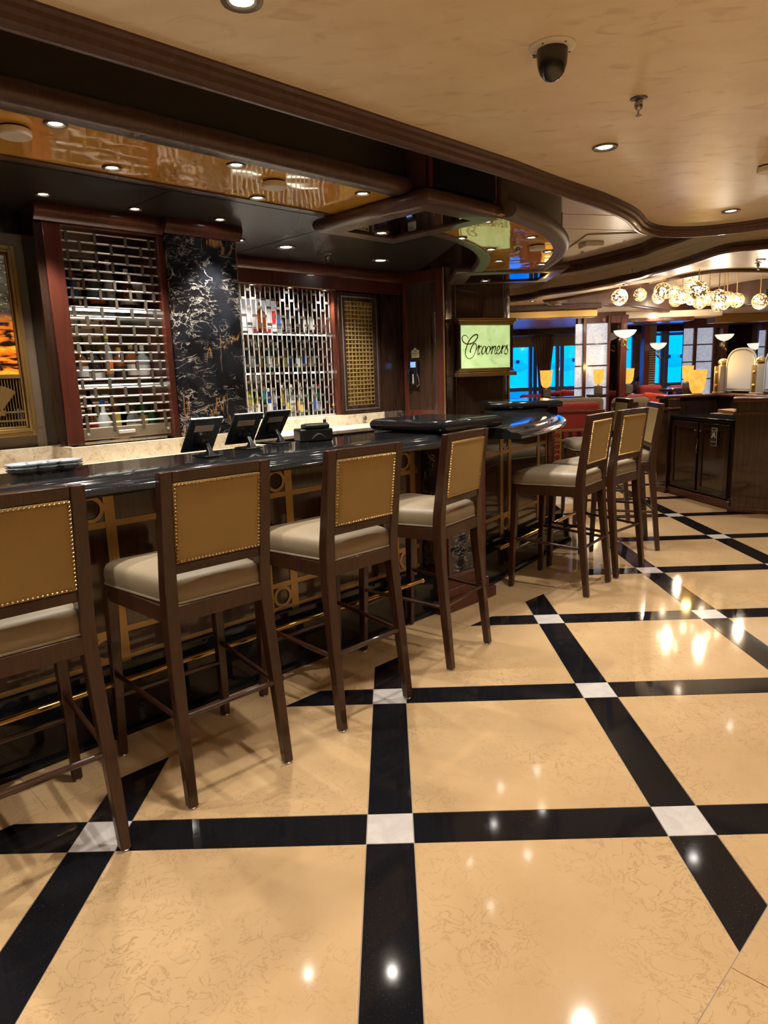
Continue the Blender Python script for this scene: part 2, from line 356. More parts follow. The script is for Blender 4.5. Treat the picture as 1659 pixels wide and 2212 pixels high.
# ------------------------------------------------------------------ floor
X0, X1, Y0, Y1 = -6, 9.5, -3.4, 20
fl = MB(); fl.box(X0, X1, Y0, 10.6, -.05, -.003); floor = struct('floor', fl, 'grout', label='grout bed under the marble floor tiles')
cp = MB(); cp.box(X0, X1, 10.6, Y1, -.05, .004); carpet = struct('floor', cp, 'carpet', label='orange and brown swirl carpet of the lounge')
BAND0, BAND1, W, G = .485, 2.53, .0798, .0016
GX, GY = -1.044638, 2.110919
RB = CV-BAND1
bedge = []                                 # half planes of the bar-side zone: the straight run, then the arc
bedge.append((0.0, 1.0, BAND1))            # inside: v >= BAND1 (bar frame normals)
for i in range(9):
    a = math.radians(-90+4+i*8); bedge.append((-math.cos(a), -math.sin(a), -(math.cos(a)*4.0+math.sin(a)*6.6+4.07)))
def to_uv(p): return UV(p)
def outside_bar(poly):                     # convex pieces of a bar-frame polygon outside the bar zone
    pieces = []; rest = poly
    for a, b, c in bedge:
        out = clip(rest, -a, -b, -c); rest = clip(rest, a, b, c)
        if area(out) > 4e-4: pieces.append(out)
        if area(rest) < 4e-4: break
    return pieces
TILE_N = 0
def tile(poly_w, name, m, clip_bar=True, clip_near=True):
    uvp = [UV(p) for p in poly_w]
    if clip_near: uvp = clip(uvp, 0, 1, BAND0+G)
    if area(uvp) < 8e-4: return
    pcs = outside_bar(uvp) if clip_bar else [uvp]
    if not pcs: return
    mb = MB()
    for pc in pcs: mb.prism([tuple(B(*q)[:2]) for q in pc], -.003, 0)
    mb.build(name, m, floor, smooth=0)
def rect(x0, x1, y0, y1): return [(x0+G, y0+G), (x1-G, y0+G), (x1-G, y1-G), (x0+G, y1-G)]
for i in range(-3, 10):
    for j in range(-2, 9):
        cx, cy = GX+i, GY+j
        u, v = UV((cx+.5, cy+.5))
        if v < -.4 or cy > 10.6 or cx > 9.3 or cy < Y0+1: continue
        if v > 3.4 and (u-CU)**2+(v-CV)**2 < (RB-1.2)**2: continue
        if v > 4.2 and u < 4.5: continue
        yt = min(cy+1-W, 10.598)
        tile(rect(cx+W, cx+1-W, cy+W, yt), 'cream_tile', 'cream')
        if cy+W < 10.6: tile(rect(cx-W, cx+W, cy-W, min(cy+W, 10.6)), 'white_tile', 'white')
        if cy+W < 10.6: tile(rect(cx-W, cx+W, cy+W, yt), 'black_strip', 'black')
        if cy+W < 10.6: tile(rect(cx+W, cx+1-W, cy-W, cy+W), 'black_strip', 'black')
# border course along the bar and plain field on the near side
def uvtile(pl, m='cream'):
    MB().prism([tuple(B(*q)[:2]) for q in pl], -.003, 0).build('cream_tile', m, floor, smooth=0)
u = -1.8
while u < 3.99:
    u1 = min(u+.62, 4.0); uvtile([(u+G, BAND1+G), (u1-G, BAND1+G), (u1-G, 2.9), (u+G, 2.9)]); u = u1
for k in range(6):
    a0, a1 = -90+k*8.6, -90+(k+1)*8.6
    o = arc(4.07-G, a0+.05, a1-.05, 3, 4.0, 6.6); i_ = arc(3.5, a0+.05, a1-.05, 3, 4.0, 6.6); uvtile(o+i_[::-1])
for k in range(-4, 9):
    for j in range(4):
        uvtile([(k*.98-.3+G, BAND0-(j+1)*.98+G), ((k+1)*.98-.3-G, BAND0-(j+1)*.98+G), ((k+1)*.98-.3-G, BAND0-j*.98-G), (k*.98-.3+G, BAND0-j*.98-G)])
# floor behind the bar
MB().prism([tuple(B(*q)[:2]) for q in [(-2, 3.0), (3.4, 3.0), (4.4, 3.3), (5.2, 3.9), (5.85, 4.6), (5.85, 5.2), (-2, 5.2)]], -.003, .004).build('service_mat', 'plastic', floor, smooth=0)

# ------------------------------------------------------------------ ceilings
tan_px = [(1204,380),(1256,398),(1307,416),(1352,436),(1379,452),(1390,463),(1401,476),(1422,485),(1458,489),(1513,488),(1576,481.6),(1659,470)]
tan_c = [tuple(B(u_, 2.222)[:2]) for u_ in (-4, -2, 0, 1, 2, 2.7, 3.2)]+[tuple(pz(x, y, 2.6)[:2]) for x, y in tan_px]
e0, e1 = np.array(tan_c[-2]), np.array(tan_c[-1]); dd = (e1-e0)/np.linalg.norm(e1-e0)
tan_c += [tuple(e1+dd*1.2+np.array((.0, -.25))), tuple(e1+dd*2.6+np.array((.1, -1.0))), (X1, float(e1[1])-2.6)]
tan_c = tan_c[:6]+crom(tan_c[6:], 6)
ceil_main = struct('ceiling', MB().prism(tan_c+[(X1, Y0), (X0, Y0), (X0, tan_c[0][1])], 2.60, 2.63), 'tan', smooth=0, label='tan brushed plaster ceiling over the walkway')
tm = [(0,2.60),(0,2.592),(.012,2.584),(.014,2.570),(.03,2.562),(.036,2.545),(.055,2.532),(.075,2.530),(.095,2.538),(.105,2.556),(.107,2.95),(.0,2.95)]
struct('trim_1', MB().sweep(tan_c, tm, left=True), 'mould', label='rounded brown moulding around the tan ceiling')
struct('ceiling', MB().box(X0, X1, Y0, 20, 2.95, 2.99), 'metalceil', smooth=0, label='cream metal panel ceiling above the gap')
# joints between the metal panels
jm = MB()
for k in range(6):
    a = Vector((1.2, 5.4+k*.62)); jm.bar((a.x, a.y, 2.949), (a.x+2.6, a.y+.75, 2.949), .012, .006, up=(0,0,1))
struct('trim_2', jm, 'offwhite', smooth=0, label='thin joints of the metal panel ceiling')
# lounge fascia: brown, beige cove, brown
fpx = [(1113,651),(1180,637.7),(1253,628),(1325,615),(1390,602),(1413,594),(1467,579),(1513,565),(1558,550),(1600,543),(1659,538)]
f_c = [tuple(pz(x, y, 2.55)[:2]) for x, y in fpx]
f_c = [(f_c[0][0]-1.8, f_c[0][1]+.9)]+f_c; d_ = np.array(f_c[-1])-np.array(f_c[-2]); d_ /= np.linalg.norm(d_)
f_c += [tuple(np.array(f_c[-1])+d_*1.0), tuple(np.array(f_c[-1])+d_*2.2+np.array((0, -.5))), (X1, f_c[-1][1]-1.6)]
f_c = crom(f_c, 6)
struct('trim_3', MB().sweep(f_c, [(0,2.55),(-.03,2.545),(-.055,2.56),(-.055,2.585),(-.035,2.60),(-.035,2.63),(0,2.64),(.06,2.64),(.06,2.55)]), 'mould', label='lower brown moulding of the lounge ceiling')
struct('trim_4', MB().sweep(f_c, [(0,2.64),(.02,2.70),(.03,2.74),(0,2.76),(-.01,2.80),(.06,2.80),(.06,2.64)]), 'beige', label='beige cove band of the lounge ceiling')
struct('trim_5', MB().sweep(f_c, [(-.01,2.80),(-.05,2.815),(-.06,2.85),(-.045,2.88),(-.07,2.91),(-.07,2.95),(.06,2.95),(.06,2.80)]), 'mould', label='upper brown moulding of the lounge ceiling')
rpx = [(1182,648),(1217,643),(1253,637),(1325,624),(1390,613),(1413,610),(1467,597),(1522,586.5),(1576,582),(1659,583)]
rfar = [(1659,652),(1580,662),(1504,674),(1449,671),(1359,658),(1271,657),(1198,656)]
rec = [tuple(pz(x, y, 2.56)[:2]) for x, y in rpx]; recf = [tuple(pz(x, y, 2.56)[:2]) for x, y in rfar]
rec = rec+[(rec[-1][0]+1.6, rec[-1][1]+.6), (recf[0][0]+1.4, recf[0][1]-.8)]+recf
rec = crom(rec+[rec[0]], 5)[:-1]
ring_out = f_c+[(X1, 20), (X0+4, 20)]
bm = bmesh.new()                            # lounge ceiling with its recess cut out
def loop(pts, z): 
    vs = [bm.verts.new((p[0], p[1], z)) for p in pts]; return [bm.edges.new((vs[i], vs[(i+1) % len(vs)])) for i in range(len(vs))]
es = loop(ring_out, 2.56)+loop(rec, 2.56); bmesh.ops.triangle_fill(bm, use_beauty=True, use_dissolve=False, edges=es)
ring = MB(); bm.verts.index_update(); ring.add([v.co for v in bm.verts], [[v.index for v in f.verts] for f in bm.faces]); bm.free()
struct('ceiling', ring, 'metalceil', smooth=0, label='cream lounge ceiling with a long oval recess')
struct('trim_6', MB().sweep(rec, [(0,2.56),(.0,2.535),(.03,2.525),(.055,2.54),(.06,2.56),(.04,2.60),(0.0,2.62),(-.04,2.70),(-.04,2.94),(-.07,2.94),(-.07,2.56)], closed=True, left=False), 'mould', label='brown moulding lining the chandelier recess')
xs = [p[0] for p in rec]; ys = [p[1] for p in rec]
struct('ceiling', MB().box(min(xs)-.2, max(xs)+.2, min(ys)-.2, max(ys)+.2, 2.935, 2.945), 'offwhite', smooth=0, label='pale ceiling of the chandelier recess')
# dark ceiling above the bartenders
dc = MB().prism([(-4, 3.4), (3.3, 3.4), (4.0, 3.5), (4.9, 4.0), (5.4, 4.7), (5.9, 5.4), (5.9, 6.4), (-4, 6.4)], 2.65, 2.70)
struct('ceiling', dc, 'dceil', 'b', smooth=0, label='dark glossy ceiling behind the bar')
for k, uu in enumerate((.2, 1.5, 2.9, 4.2)): pass
struct('trim_7', MB().box(-3, 5.8, 3.95, 3.955, 2.648, 2.652).box(2.18, 2.185, 3.3, 4.6, 2.648, 2.652).box(3.6, 3.605, 3.4, 5.5, 2.648, 2.652), 'plastic', 'b', smooth=0, label='joints in the dark bar ceiling')

# ------------------------------------------------------------------ walls round the place
struct('wall_left', MB().box(X0-.1, X0, Y0, 20, 0, 3), 'panel', smooth=0)
struct('wall_right', MB().box(X1, X1+.1, Y0, 20, 0, 3), 'wall', smooth=0)
struct('wall_near', MB().box(X0, X1, Y0-.1, Y0, 0, 3), 'wall', smooth=0)
struct('wall_bar', MB().box(-4, 5.95, 6.35, 6.45, 0, 2.95), 'panel', 'b', smooth=0)
struct('wall_bar', MB().box(5.85, 5.95, 4.95, 6.35, 0, 2.65), 'panel', 'b', smooth=0, label='dark veneer wall carrying the telephone')

# ------------------------------------------------------------------ bar front
bar = thing('bar_counter', 'dark wood bar front with gold inlay strips and black granite plinth', 'bar', (1.0, 3.1, 0), 'b')
LU0, LU1 = -1.6, 3.24
path_s = [(LU0, 0), (LU1, 0)]
def straight(v): return [(LU0, v), (LU1, v)]
KU, KV = 3.3, 5.87                              # centre of the curved bar top
def curved(off, u0=3.70):                       # plan line of the curved bar top
    a0 = math.degrees(math.acos(max(-1, min(1, (u0-KU)/off))))*-1
    pts = arc(off, a0, -45, 16, KU, KV)
    k = B(KU, KV); e = UV((k.x+off, 6.80)); return pts+[e]
BD = math.radians(9.4); BT, BN = Vector((math.cos(BD), math.sin(BD), 0)), Vector((math.sin(BD), -math.cos(BD), 0))
BP0 = Vector((3.70, 2.912, 0))                  # the turned second bar front starts here
def turned(inset, length=1.55, tail=True):      # its plan line, set back by inset
    a = BP0-BN*inset; b = a+BT*length; e = B(b.x, b.y); return [tuple(a[:2]), tuple(b[:2])]+([UV((e.x, 6.8))] if tail else [])
def wall_line(mb, line, t, z0, z1): return mb.sweep(line, [(0, z0), (0, z1), (t, z1), (t, z0)])
RP = CV-2.97
wall_line(MB(), straight(2.97), .06, .285, 1.11).build('front_panel', 'panel', bar)
wall_line(MB(), turned(.10), .06, .285, 1.11).build('front_panel', 'panel', bar)
pl = [(0, 0), (0, .018), (-.012, .018), (-.012, .0)]
kick = [(0, 0), (0, .235), (.07, .24), (.07, .29), (.2, .29), (.2, 0)]
MB().sweep(straight(2.86), kick).build('plinth', 'black', bar); MB().sweep(turned(0, 1.80), kick).build('plinth', 'black', bar)
shoe = [(-.022, 0), (-.022, .022), (0, .026), (0, 0)]
MB().sweep(straight(2.86), shoe).build('shoe_strip', 'black', bar); MB().sweep(turned(0, 1.80), shoe).build('shoe_strip', 'black', bar)
back = MB(); back.box(LU0, 3.2, 3.2, 3.24, 0, 1.1); back.build('service_side', 'dwood', bar)
def ring_mb(c, r, w, ax, nrm, t=.004, n=28):    # flat ring in a vertical plane; ax = horizontal axis, nrm = outward normal
    mb = MB(); vs = []; c = Vector(c); ax = Vector(ax); nrm = Vector(nrm); up = Vector((0,0,1))
    for k in range(n):
        a = 2*PI*k/n; d = ax*math.cos(a)+up*math.sin(a)
        vs += [c+d*(r-w), c+d*r, c+d*r+nrm*t, c+d*(r-w)+nrm*t]
    fs = []
    for k in range(n):
        j = (k+1) % n
        for q in range(4): fs.append((4*k+q, 4*j+q, 4*j+(q+1) % 4, 4*k+(q+1) % 4))
    return mb.add(vs, fs)
VF = 2.966
for z0, z1 in ((.917, .945), (.425, .452), (.297, .318)):
    MB().box(LU0, 3.2, VF, 2.97, z0, z1).build('inlay_strip', 'inlay', bar, smooth=0)
for k in range(4):
    ur = .237+k*.972
    if ur > 3.2: continue
    for uu in (ur, ur-.165): MB().box(uu-.0235, uu+.0235, VF-.001, 2.969, .29, 1.10).build('inlay_strip', 'inlay', bar, smooth=0)
    for zz in (1.006, .372): ring_mb((ur-.0825, VF, zz), .059, .017, (1,0,0), (0,-1,0)).build('inlay_ring', 'inlay', bar, smooth=0)
def on_arc(deg, off): a = math.radians(deg); return Vector((CU+off*math.cos(a), CV+off*math.sin(a), 0)), Vector((-math.sin(a), math.cos(a), 0)), Vector((math.cos(a), math.sin(a), 0))
for z0, z1 in ((.917, .945), (.425, .452)):
    MB().sweep(turned(.096), [(0, z0), (0, z1), (.004, z1), (.004, z0)]).build('inlay_strip', 'inlay', bar, smooth=0)
for tt in (.63, .77, 1.32, 1.5):
    c, tx, nr = BP0-BN*.10+BT*tt, BT, BN; mb = MB(); mb.add([c+tx*s*.0235+nr*t+Vector((0,0,z)) for z in (.29, 1.10) for t in (0, .005) for s in (-1, 1)], [(0,1,3,2),(4,6,7,5),(0,4,5,1),(1,5,7,3),(3,7,6,2),(2,6,4,0)])
    mb.build('inlay_strip', 'inlay', bar, smooth=0)
for tt in (.70,):
    c, tx, nr = BP0-BN*.098+BT*tt, BT, BN
    for zz in (1.006, .372): ring_mb((c.x, c.y, zz), .059, .017, tx, nr).build('inlay_ring', 'inlay', bar, smooth=0)
ep = [BP0-BN*.085+BT*1.5, BP0-BN*.085+BT*1.58, BP0-BN*.3+BT*1.58, BP0-BN*.3+BT*1.5]; MB().prism([tuple(q[:2]) for q in ep], .24, 1.1).build('end_post', 'rwood', bar)

# countertops
lip = [(-.0,1.17),(.03,1.168),(.052,1.158),(.064,1.147),(.085,1.143),(.115,1.142),(.138,1.134),(.147,1.121),(.142,1.108),(.122,1.10),(-.46,1.10),(-.475,1.112),(-.475,1.165),(-.47,1.17)]
tag(MB().sweep(straight(2.79), lip, left=False).build('bar_countertop', 'counter', None, 'b', smooth=50), 'long straight black granite bar top with rounded moulded edge', 'countertop')
tag(MB().sweep(curved(3.22), lip, left=False).build('bar_countertop', 'counter', None, 'b', smooth=50), 'curved black granite bar top sweeping round the end of the bar', 'countertop')
# foot rails
fr = thing('foot_rail', 'straight brass foot rail along the bar plinth', 'foot rail', (1, 2.79, 0), 'b')
MB().tube([(LU0, 2.79, .275), (3.02, 2.79, .275)], .013, 12).build('rail', 'brass', fr)
for uu in (-.6, .5, 1.62, 2.8): MB().tube([(uu, 2.79, .275), (uu, 2.875, .262)], .009, 8).build('bracket', 'brass', fr)
MB().sphere((3.03, 2.79, .275), .017).build('finial', 'brass', fr)
fr = thing('foot_rail', 'curved brass foot rail round the end of the bar', 'foot rail', (4.3, 2.95, 0), 'b')
MB().tube([tuple(BP0+BN*.07+BT*t+Vector((0, 0, .275))) for t in (.25, 1.9)], .013, 10).build('rail', 'brass', fr)
for tt in (.35, 1.0, 1.7):
    c = BP0+BN*.07+BT*tt; d2 = BP0-BN*.015+BT*tt; MB().tube([(c.x, c.y, .275), (d2.x, d2.y, .262)], .009, 8).build('bracket', 'brass', fr)

# pedestals with granite caps
def cap_profile(r, z0): return [(r*math.sin(a)-.0, z0+r-r*math.cos(a)) for a in [PI*k/10 for k in range(11)]]
def granite_cap(parent, x0, x1, y0, y1, z0, r):
    mb = MB(); ring = [(x0+r, y0+r), (x1-r, y0+r), (x1-r, y1-r), (x0+r, y1-r)]
    pr = cap_profile(r, z0); mb.sweep(ring, pr, closed=True, left=False); 
    mb.add([(p[0], p[1], z0+2*r) for p in ring]+[(p[0], p[1], z0) for p in ring], [(0,1,2,3), (7,6,5,4)])
    return mb.build('granite_cap', 'counter', parent, smooth=50)
pd = thing('bar_pedestal', 'raised wood pedestal with marble inlay and granite cap between straight and curved bar', 'pedestal', (3.48, 3.05, 0), 'b')
MB().box(3.25, 3.72, 2.82, 3.38, .12, 1.18).build('body', 'rwood', pd, bevel=.004)
MB().box(3.235, 3.735, 2.805, 3.395, .0, .14).build('base', 'rwood', pd, bevel=.008)
MB().box(3.2, 3.77, 2.765, 3.43, .0, .075).build('foot', 'rwood', pd, bevel=.012)
MB().box(3.24, 3.73, 2.81, 3.39, 1.10, 1.185).build('neck', 'black', pd)
MB().box(3.33, 3.64, 2.815, 2.83, .24, 1.04).build('marble_inlay', 'portoro', pd, smooth=0); MB().box(3.244, 3.256, 2.86, 2.965, .3, 1.04).build('marble_inlay', 'portoro', pd, smooth=0)
for a in ((3.31, 3.33), (3.64, 3.66)): MB().box(a[0], a[1], 2.808, 2.83, .22, 1.06).build('inlay_frame', 'mould', pd, bevel=.004)
MB().box(3.31, 3.66, 2.808, 2.83, .205, .235).build('inlay_frame', 'mould', pd, bevel=.004)
granite_cap(pd, 3.15, 3.73, 2.68, 3.34, 1.180, .038)
fx0, fx1, fy0, fy1 = .97, 1.67, 6.70, 7.40
pd = thing('bar_pedestal', 'raised granite capped block where the curved bar ends at the sign column', 'pedestal', ((fx0+fx1)/2, (fy0+fy1)/2, 0))
MB().box(fx0+.06, fx1-.06, fy0+.06, fy1-.06, 0, 1.1).build('body', 'rwood', pd, bevel=.004)
MB().box(fx0+.04, fx1-.04, fy0+.04, fy1-.04, 1.09, 1.185).build('neck', 'black', pd)
granite_cap(pd, fx0, fx1, fy0, fy1, 1.178, .038)

# ------------------------------------------------------------------ canopy over the bar
cn = thing('bar_canopy', 'long dark canopy over the straight bar with amber lacquer underside', 'canopy', (.5, 3.1, 2.515), 'b')
bull = [(-.07,2.45),(0,2.45)]+[(.042*math.sin(a), 2.492-.042*math.cos(a)) for a in [PI*k/8 for k in range(1, 9)]]+[(-.012,2.545),(-.012,2.95),(-.07,2.95)]
ZL = .065                                       # the long canopy hangs a little higher than the blocks
bulll = [(n_, z_+ZL if z_ < 2.9 else z_) for n_, z_ in bull]
bullr = [(-.05,2.515),(0,2.515)]+[(.036*math.sin(a), 2.551-.036*math.cos(a)) for a in [PI*k/8 for k in range(1, 9)]]+[(-.012,2.595),(-.012,2.65),(-.05,2.65)]
MB().sweep([(-3, 2.80), (2.99, 2.80)], bulll, left=False).build('front_fascia', 'fascia', cn, smooth=50)
MB().sweep([(-3, 2.796), (2.99, 2.796)], [(-.03,2.511),(0,2.511)]+[(.046*math.sin(a), 2.557-.046*math.cos(a)) for a in [PI*k/8 for k in range(1, 9)]]+[(-.02,2.605)], left=False).build('edge_moulding', 'mould', cn, smooth=50)
MB().sweep([(-3, 3.455), (2.99, 3.455)], bullr).build('rear_fascia', 'mould', cn, smooth=50)
MB().box(-3, 2.99, 2.83, 3.42, 2.522, 2.53).build('underside_panel', 'lacquer', cn, smooth=0)
def block_canopy(cnv, poly, mirror_in=.085):
    ctr = np.mean(np.array(poly), 0); MB().sweep(poly, [(0,2.44)]+[(.044*math.sin(a), 2.484-.044*math.cos(a)) for a in [PI*k/8 for k in range(1, 9)]]+[(-.015,2.54),(-.015,2.95),(-.11,2.95),(-.11,2.44)], closed=True, left=False).build('edge_moulding', 'mould', cnv, smooth=50)
    q = [tuple(np.array(p)+(ctr-np.array(p))*.05) for p in poly]; MB().prism(q, 2.452, 2.46).build('mirror_panel', 'mirror', cnv, smooth=0)
cb = thing('bar_canopy', 'square mirrored canopy block above the raised pedestal', 'canopy', (3.35, 3.1, 2.44), 'b')
block_canopy(cb, [(3.0, 2.66), (3.64, 2.66), (3.64, 3.55), (3.0, 3.55)])
for uu in (3.012, 3.63): MB().box(uu-.012, uu+.012, 2.632, 2.645, 2.53, 2.95).build('corner_strip', 'rwood', cb)
MB().box(3.03, 3.6, 2.64, 2.672, 2.54, 2.95).build('glossy_panel', 'plastic', cb, smooth=0)
cc = thing('bar_canopy', 'curved taupe canopy with amber lacquer underside over the bar end', 'canopy', (4.5, 3.0, 2.45), 'b')
def arcw(r, u0): 
    a0 = -math.degrees(math.acos((u0-CU)/r)); p = arc(r, a0, -45, 24); e = UV((CW.x+r, 6.72)); return p+[e]
MB().sweep(arcw(3.03, 3.66), bull, left=False).build('front_fascia', 'taupe', cc, smooth=50)
MB().sweep(arcw(3.034, 3.66), [(-.03,2.446),(0,2.446)]+[(.046*math.sin(a), 2.492-.046*math.cos(a)) for a in [PI*k/8 for k in range(1, 9)]]+[(-.02,2.54)], left=False).build('edge_moulding', 'taupe', cc, smooth=50)
MB().sweep(arcw(2.38, 3.66), [(0.08,2.45),(0,2.45)]+[(-.03*math.sin(a), 2.48-.03*math.cos(a)) for a in [PI*k/8 for k in range(1, 9)]]+[(.012,2.53),(.012,2.65),(.08,2.65)], left=False).build('rear_fascia', 'mould', cc, smooth=50)
o_ = arcw(3.0, 3.6); i_ = arcw(2.40, 3.6); MB().prism(o_+i_[::-1], 2.457, 2.465).build('underside_panel', 'lacquer', cc, smooth=0)
ce = thing('bar_canopy', 'square mirrored canopy block beside the glowing sign column', 'canopy', (1.2, 7.1, 2.44))
block_canopy(ce, [(.70, 6.70), (1.66, 6.70), (1.66, 7.46), (.70, 7.46)])

# ------------------------------------------------------------------ back bar
SP = 1.15
def crown(name, line, z, lab): struct(name, MB().sweep(line, [(0, z-.10), (.012, z-.10), (.03, z-.085), (.052, z-.05), (.055, z-.02), (.05, z), (0, z)], left=False), 'rwood', 'b', label=lab)
bc = thing('back_counter', 'beige granite back counter with low splashback and steel cabinets below', 'counter', (3, 4.8, 0), 'b')
slab = [(-2, 4.15), (3.12, 4.15), (3.12, 5.10), (5.84, 5.10), (5.84, 5.72), (3.05, 5.72), (3.05, 4.92), (-2, 4.92)]
MB().prism(slab, .995, 1.04).build('worktop', 'granite', bc, bevel=.01)
MB().box(-2, 1.69, 4.86, 4.89, 1.04, SP).box(1.66, 1.69, 4.56, 4.89, 1.04, SP).box(1.66, 3.06, 4.55, 4.58, 1.04, SP).build('splashback', 'granite', bc, bevel=.003)
MB().box(3.06, 5.84, 5.58, 5.61, 1.04, SP).build('splashback', 'granite', bc, bevel=.003)
MB().box(-2, 3.1, 4.2, 4.9, .0, .99).build('cabinet', 'steel', bc, smooth=0)
for k in range(4):
    u0 = 3.14+k*.67; MB().box(u0, u0+.655, 5.14, 5.16, .12, .985).build('cabinet_door', 'steel', bc, bevel=.003)
    MB().box(u0+.06, u0+.6, 5.12, 5.14, .9, .93).build('handle', 'dwood', bc)
MB().box(3.1, 5.84, 5.16, 5.7, 0, .99).build('cabinet', 'plastic', bc, smooth=0)

# left bottle cabinet
lc = thing('bottle_cabinet', 'red-brown bottle cabinet beside the dark marble pillar', 'cabinet', (2.1, 4.9, 1.05), 'b')
MB().box(1.69, 1.80, 4.68, 5.25, SP, 2.56).build('stile', 'rwood', lc, bevel=.004); MB().box(2.452, 2.50, 4.68, 5.25, SP, 2.56).build('stile', 'rwood', lc, bevel=.004)
MB().box(1.69, 2.50, 4.68, 5.25, 2.535, 2.65).build('header', 'rwood', lc, bevel=.004)
MB().box(1.8, 2.452, 5.2, 5.24, SP, 2.55).build('mirror_back', 'nichemirror', lc, smooth=0)
LS = [1.155, 1.565, 2.075]
for z in LS[1:]: MB().box(1.8, 2.452, 4.86, 5.2, z-.02, z).build('shelf', 'dwood', lc, smooth=0)
for z in LS[1:]: MB().box(1.81, 2.445, 4.93, 4.94, z-.030, z-.022).build('led_strip', 'led', lc, smooth=0)
MB().box(1.8, 2.452, 4.80, 5.2, 1.14, 1.155).build('shelf', 'granite', lc, smooth=0)
crown('trim_8', [(1.64, 4.68), (2.49, 4.68)], 2.65, 'rounded wood crown over the left bottle cabinet')

# left rolling grille, horizontal rods
gl = thing('rolling_grille', 'chrome rolling grille of horizontal rods over the left bottle cabinet', 'grille', (2.12, 4.73, 1.16), 'b')
rod_me = MB().tube([(-.326, 0, 0), (.326, 0, 0)], .0065, 8).mesh('rod', 'chrome')
link_me = MB().box(-.0095, .0095, -.009, .009, -.033, .033).mesh('link', 'bronze', 0)
nr_ = 22; zs = [1.285+k*(2.515-1.285)/(nr_-1) for k in range(nr_)]; o0 = ORG[gl.name][0]
for z in zs: inst(rod_me, 'rod', gl, (2.126-o0[0], 4.73-o0[1], z-o0[2]))
cols = [1.845, 1.925, 2.03, 2.135, 2.24, 2.345, 2.41]
for i, z in enumerate(zs[:-1]):
    for j, uu in enumerate(cols):
        if (i+j) % 2 == 0: inst(link_me, 'link', gl, (uu-o0[0], 4.73-o0[1], (z+zs[i+1])/2-o0[2]))
MB().box(1.803, 2.449, 4.72, 4.742, 1.175, 1.255).build('bottom_bar', 'bronzebar', gl, bevel=.004)
hd = MB().box(2.05, 2.17, 4.706, 4.72, 1.205, 1.228).build('handle', 'chrome', gl, bevel=.006)
for uu in (1.84, 2.42): MB().lathe([(.008, 0), (.008, .012)], 10, (uu, 4.715, 1.215), True, Matrix.Rotation(PI/2, 4, 'X')).build('lock', 'chrome', gl)
for j, uu in enumerate(cols):
    if j % 2 == 0: inst(link_me, 'link', gl, (uu-o0[0], 4.725-o0[1], 1.262-o0[2]), scale=(1.1, 1, 1))

# marble pillar
mp = thing('marble_pillar', 'black and gold veined marble pillar between the two bottle cabinets', 'pillar', (2.75, 4.9, 1.04), 'b')
MB().box(2.505, 3.03, 4.60, 5.62, 1.04, 2.62).build('shaft', 'portoro', mp, smooth=0)
MB().box(3.03, 3.037, 4.595, 4.61, 1.04, 2.6).build('edge_strip', 'silver', mp, smooth=0)
crown('trim_9', [(2.46, 4.60), (3.07, 4.60)], 2.65, 'rounded wood crown over the marble pillar')

# right bottle niche
rn = thing('bottle_niche', 'wide lit bottle niche with white shelves behind a rod grille', 'cabinet', (3.95, 5.8, 1.05), 'b')
MB().box(3.03, 5.85, 5.56, 6.34, 2.42, 2.65).build('header', 'rwood', rn, bevel=.003)
MB().box(3.03, 4.83, 5.555, 5.575, 2.418, 2.425).build('edge_line', 'lettering', rn, smooth=0)
MB().box(3.03, 3.06, 5.63, 6.34, 1.04, 2.42).build('side_panel', 'dwood', rn, smooth=0); MB().box(4.84, 4.88, 5.6, 6.34, 1.04, 2.42).build('side_panel', 'rwood', rn, smooth=0)
MB().box(3.06, 4.84, 6.26, 6.3, 1.04, 2.42).build('mirror_back', 'nichemirror', rn, smooth=0)
RS = [1.15, 1.612, 1.992]
for z in RS[1:]:
    MB().box(3.06, 4.84, 5.76, 6.26, z-.018, z).build('shelf', 'paneglass' if False else 'dwood', rn, smooth=0); MB().box(3.06, 4.84, 5.752, 5.76, z-.016, z-.002).build('shelf_edge', 'led', rn, smooth=0)
    MB().tube([(3.06, 5.755, z+.05), (4.84, 5.755, z+.05)], .003, 6).build('guard_rail', 'brass', rn)
MB().box(3.06, 4.84, 5.62, 6.26, 1.13, 1.15).build('shelf', 'granite', rn, smooth=0)
crown('trim_10', [(3.03, 5.56), (5.85, 5.56)], 2.65, 'rounded wood crown over the wide niche')
# vertical rod grille
gr = thing('rolling_grille', 'chrome rod grille of upright rods over the wide bottle niche', 'grille', (3.95, 5.66, 1.15), 'b'); o0 = ORG[gr.name][0]
vrod = MB().tube([(0, 0, -.632), (0, 0, .632)], .0062, 8).mesh('rod', 'chrome'); vlink = MB().box(-.0255, .0255, -.009, .009, -.0115, .0115).mesh('link', 'bronze', 0)
nv = 24; us = [3.52+k*(4.82-3.52)/(nv-1) for k in range(nv)]
for uu in us: inst(vrod, 'rod', gr, (uu-o0[0], 5.66-o0[1], 1.785-o0[2]))
for i in range(nv-1):
    for j in range(16):
        z = 1.215+j*.0775
        if (i+j) % 2 == 0: inst(vlink, 'link', gr, ((us[i]+us[i+1])/2-o0[0], 5.66-o0[1], z-o0[2]))
MB().box(3.07, 4.84, 5.65, 5.672, 1.152, 1.168).build('bottom_bar', 'chrome', gr, smooth=0)
MB().sphere((4.80, 5.64, 1.262), .018).build('lock', 'brass', gr)

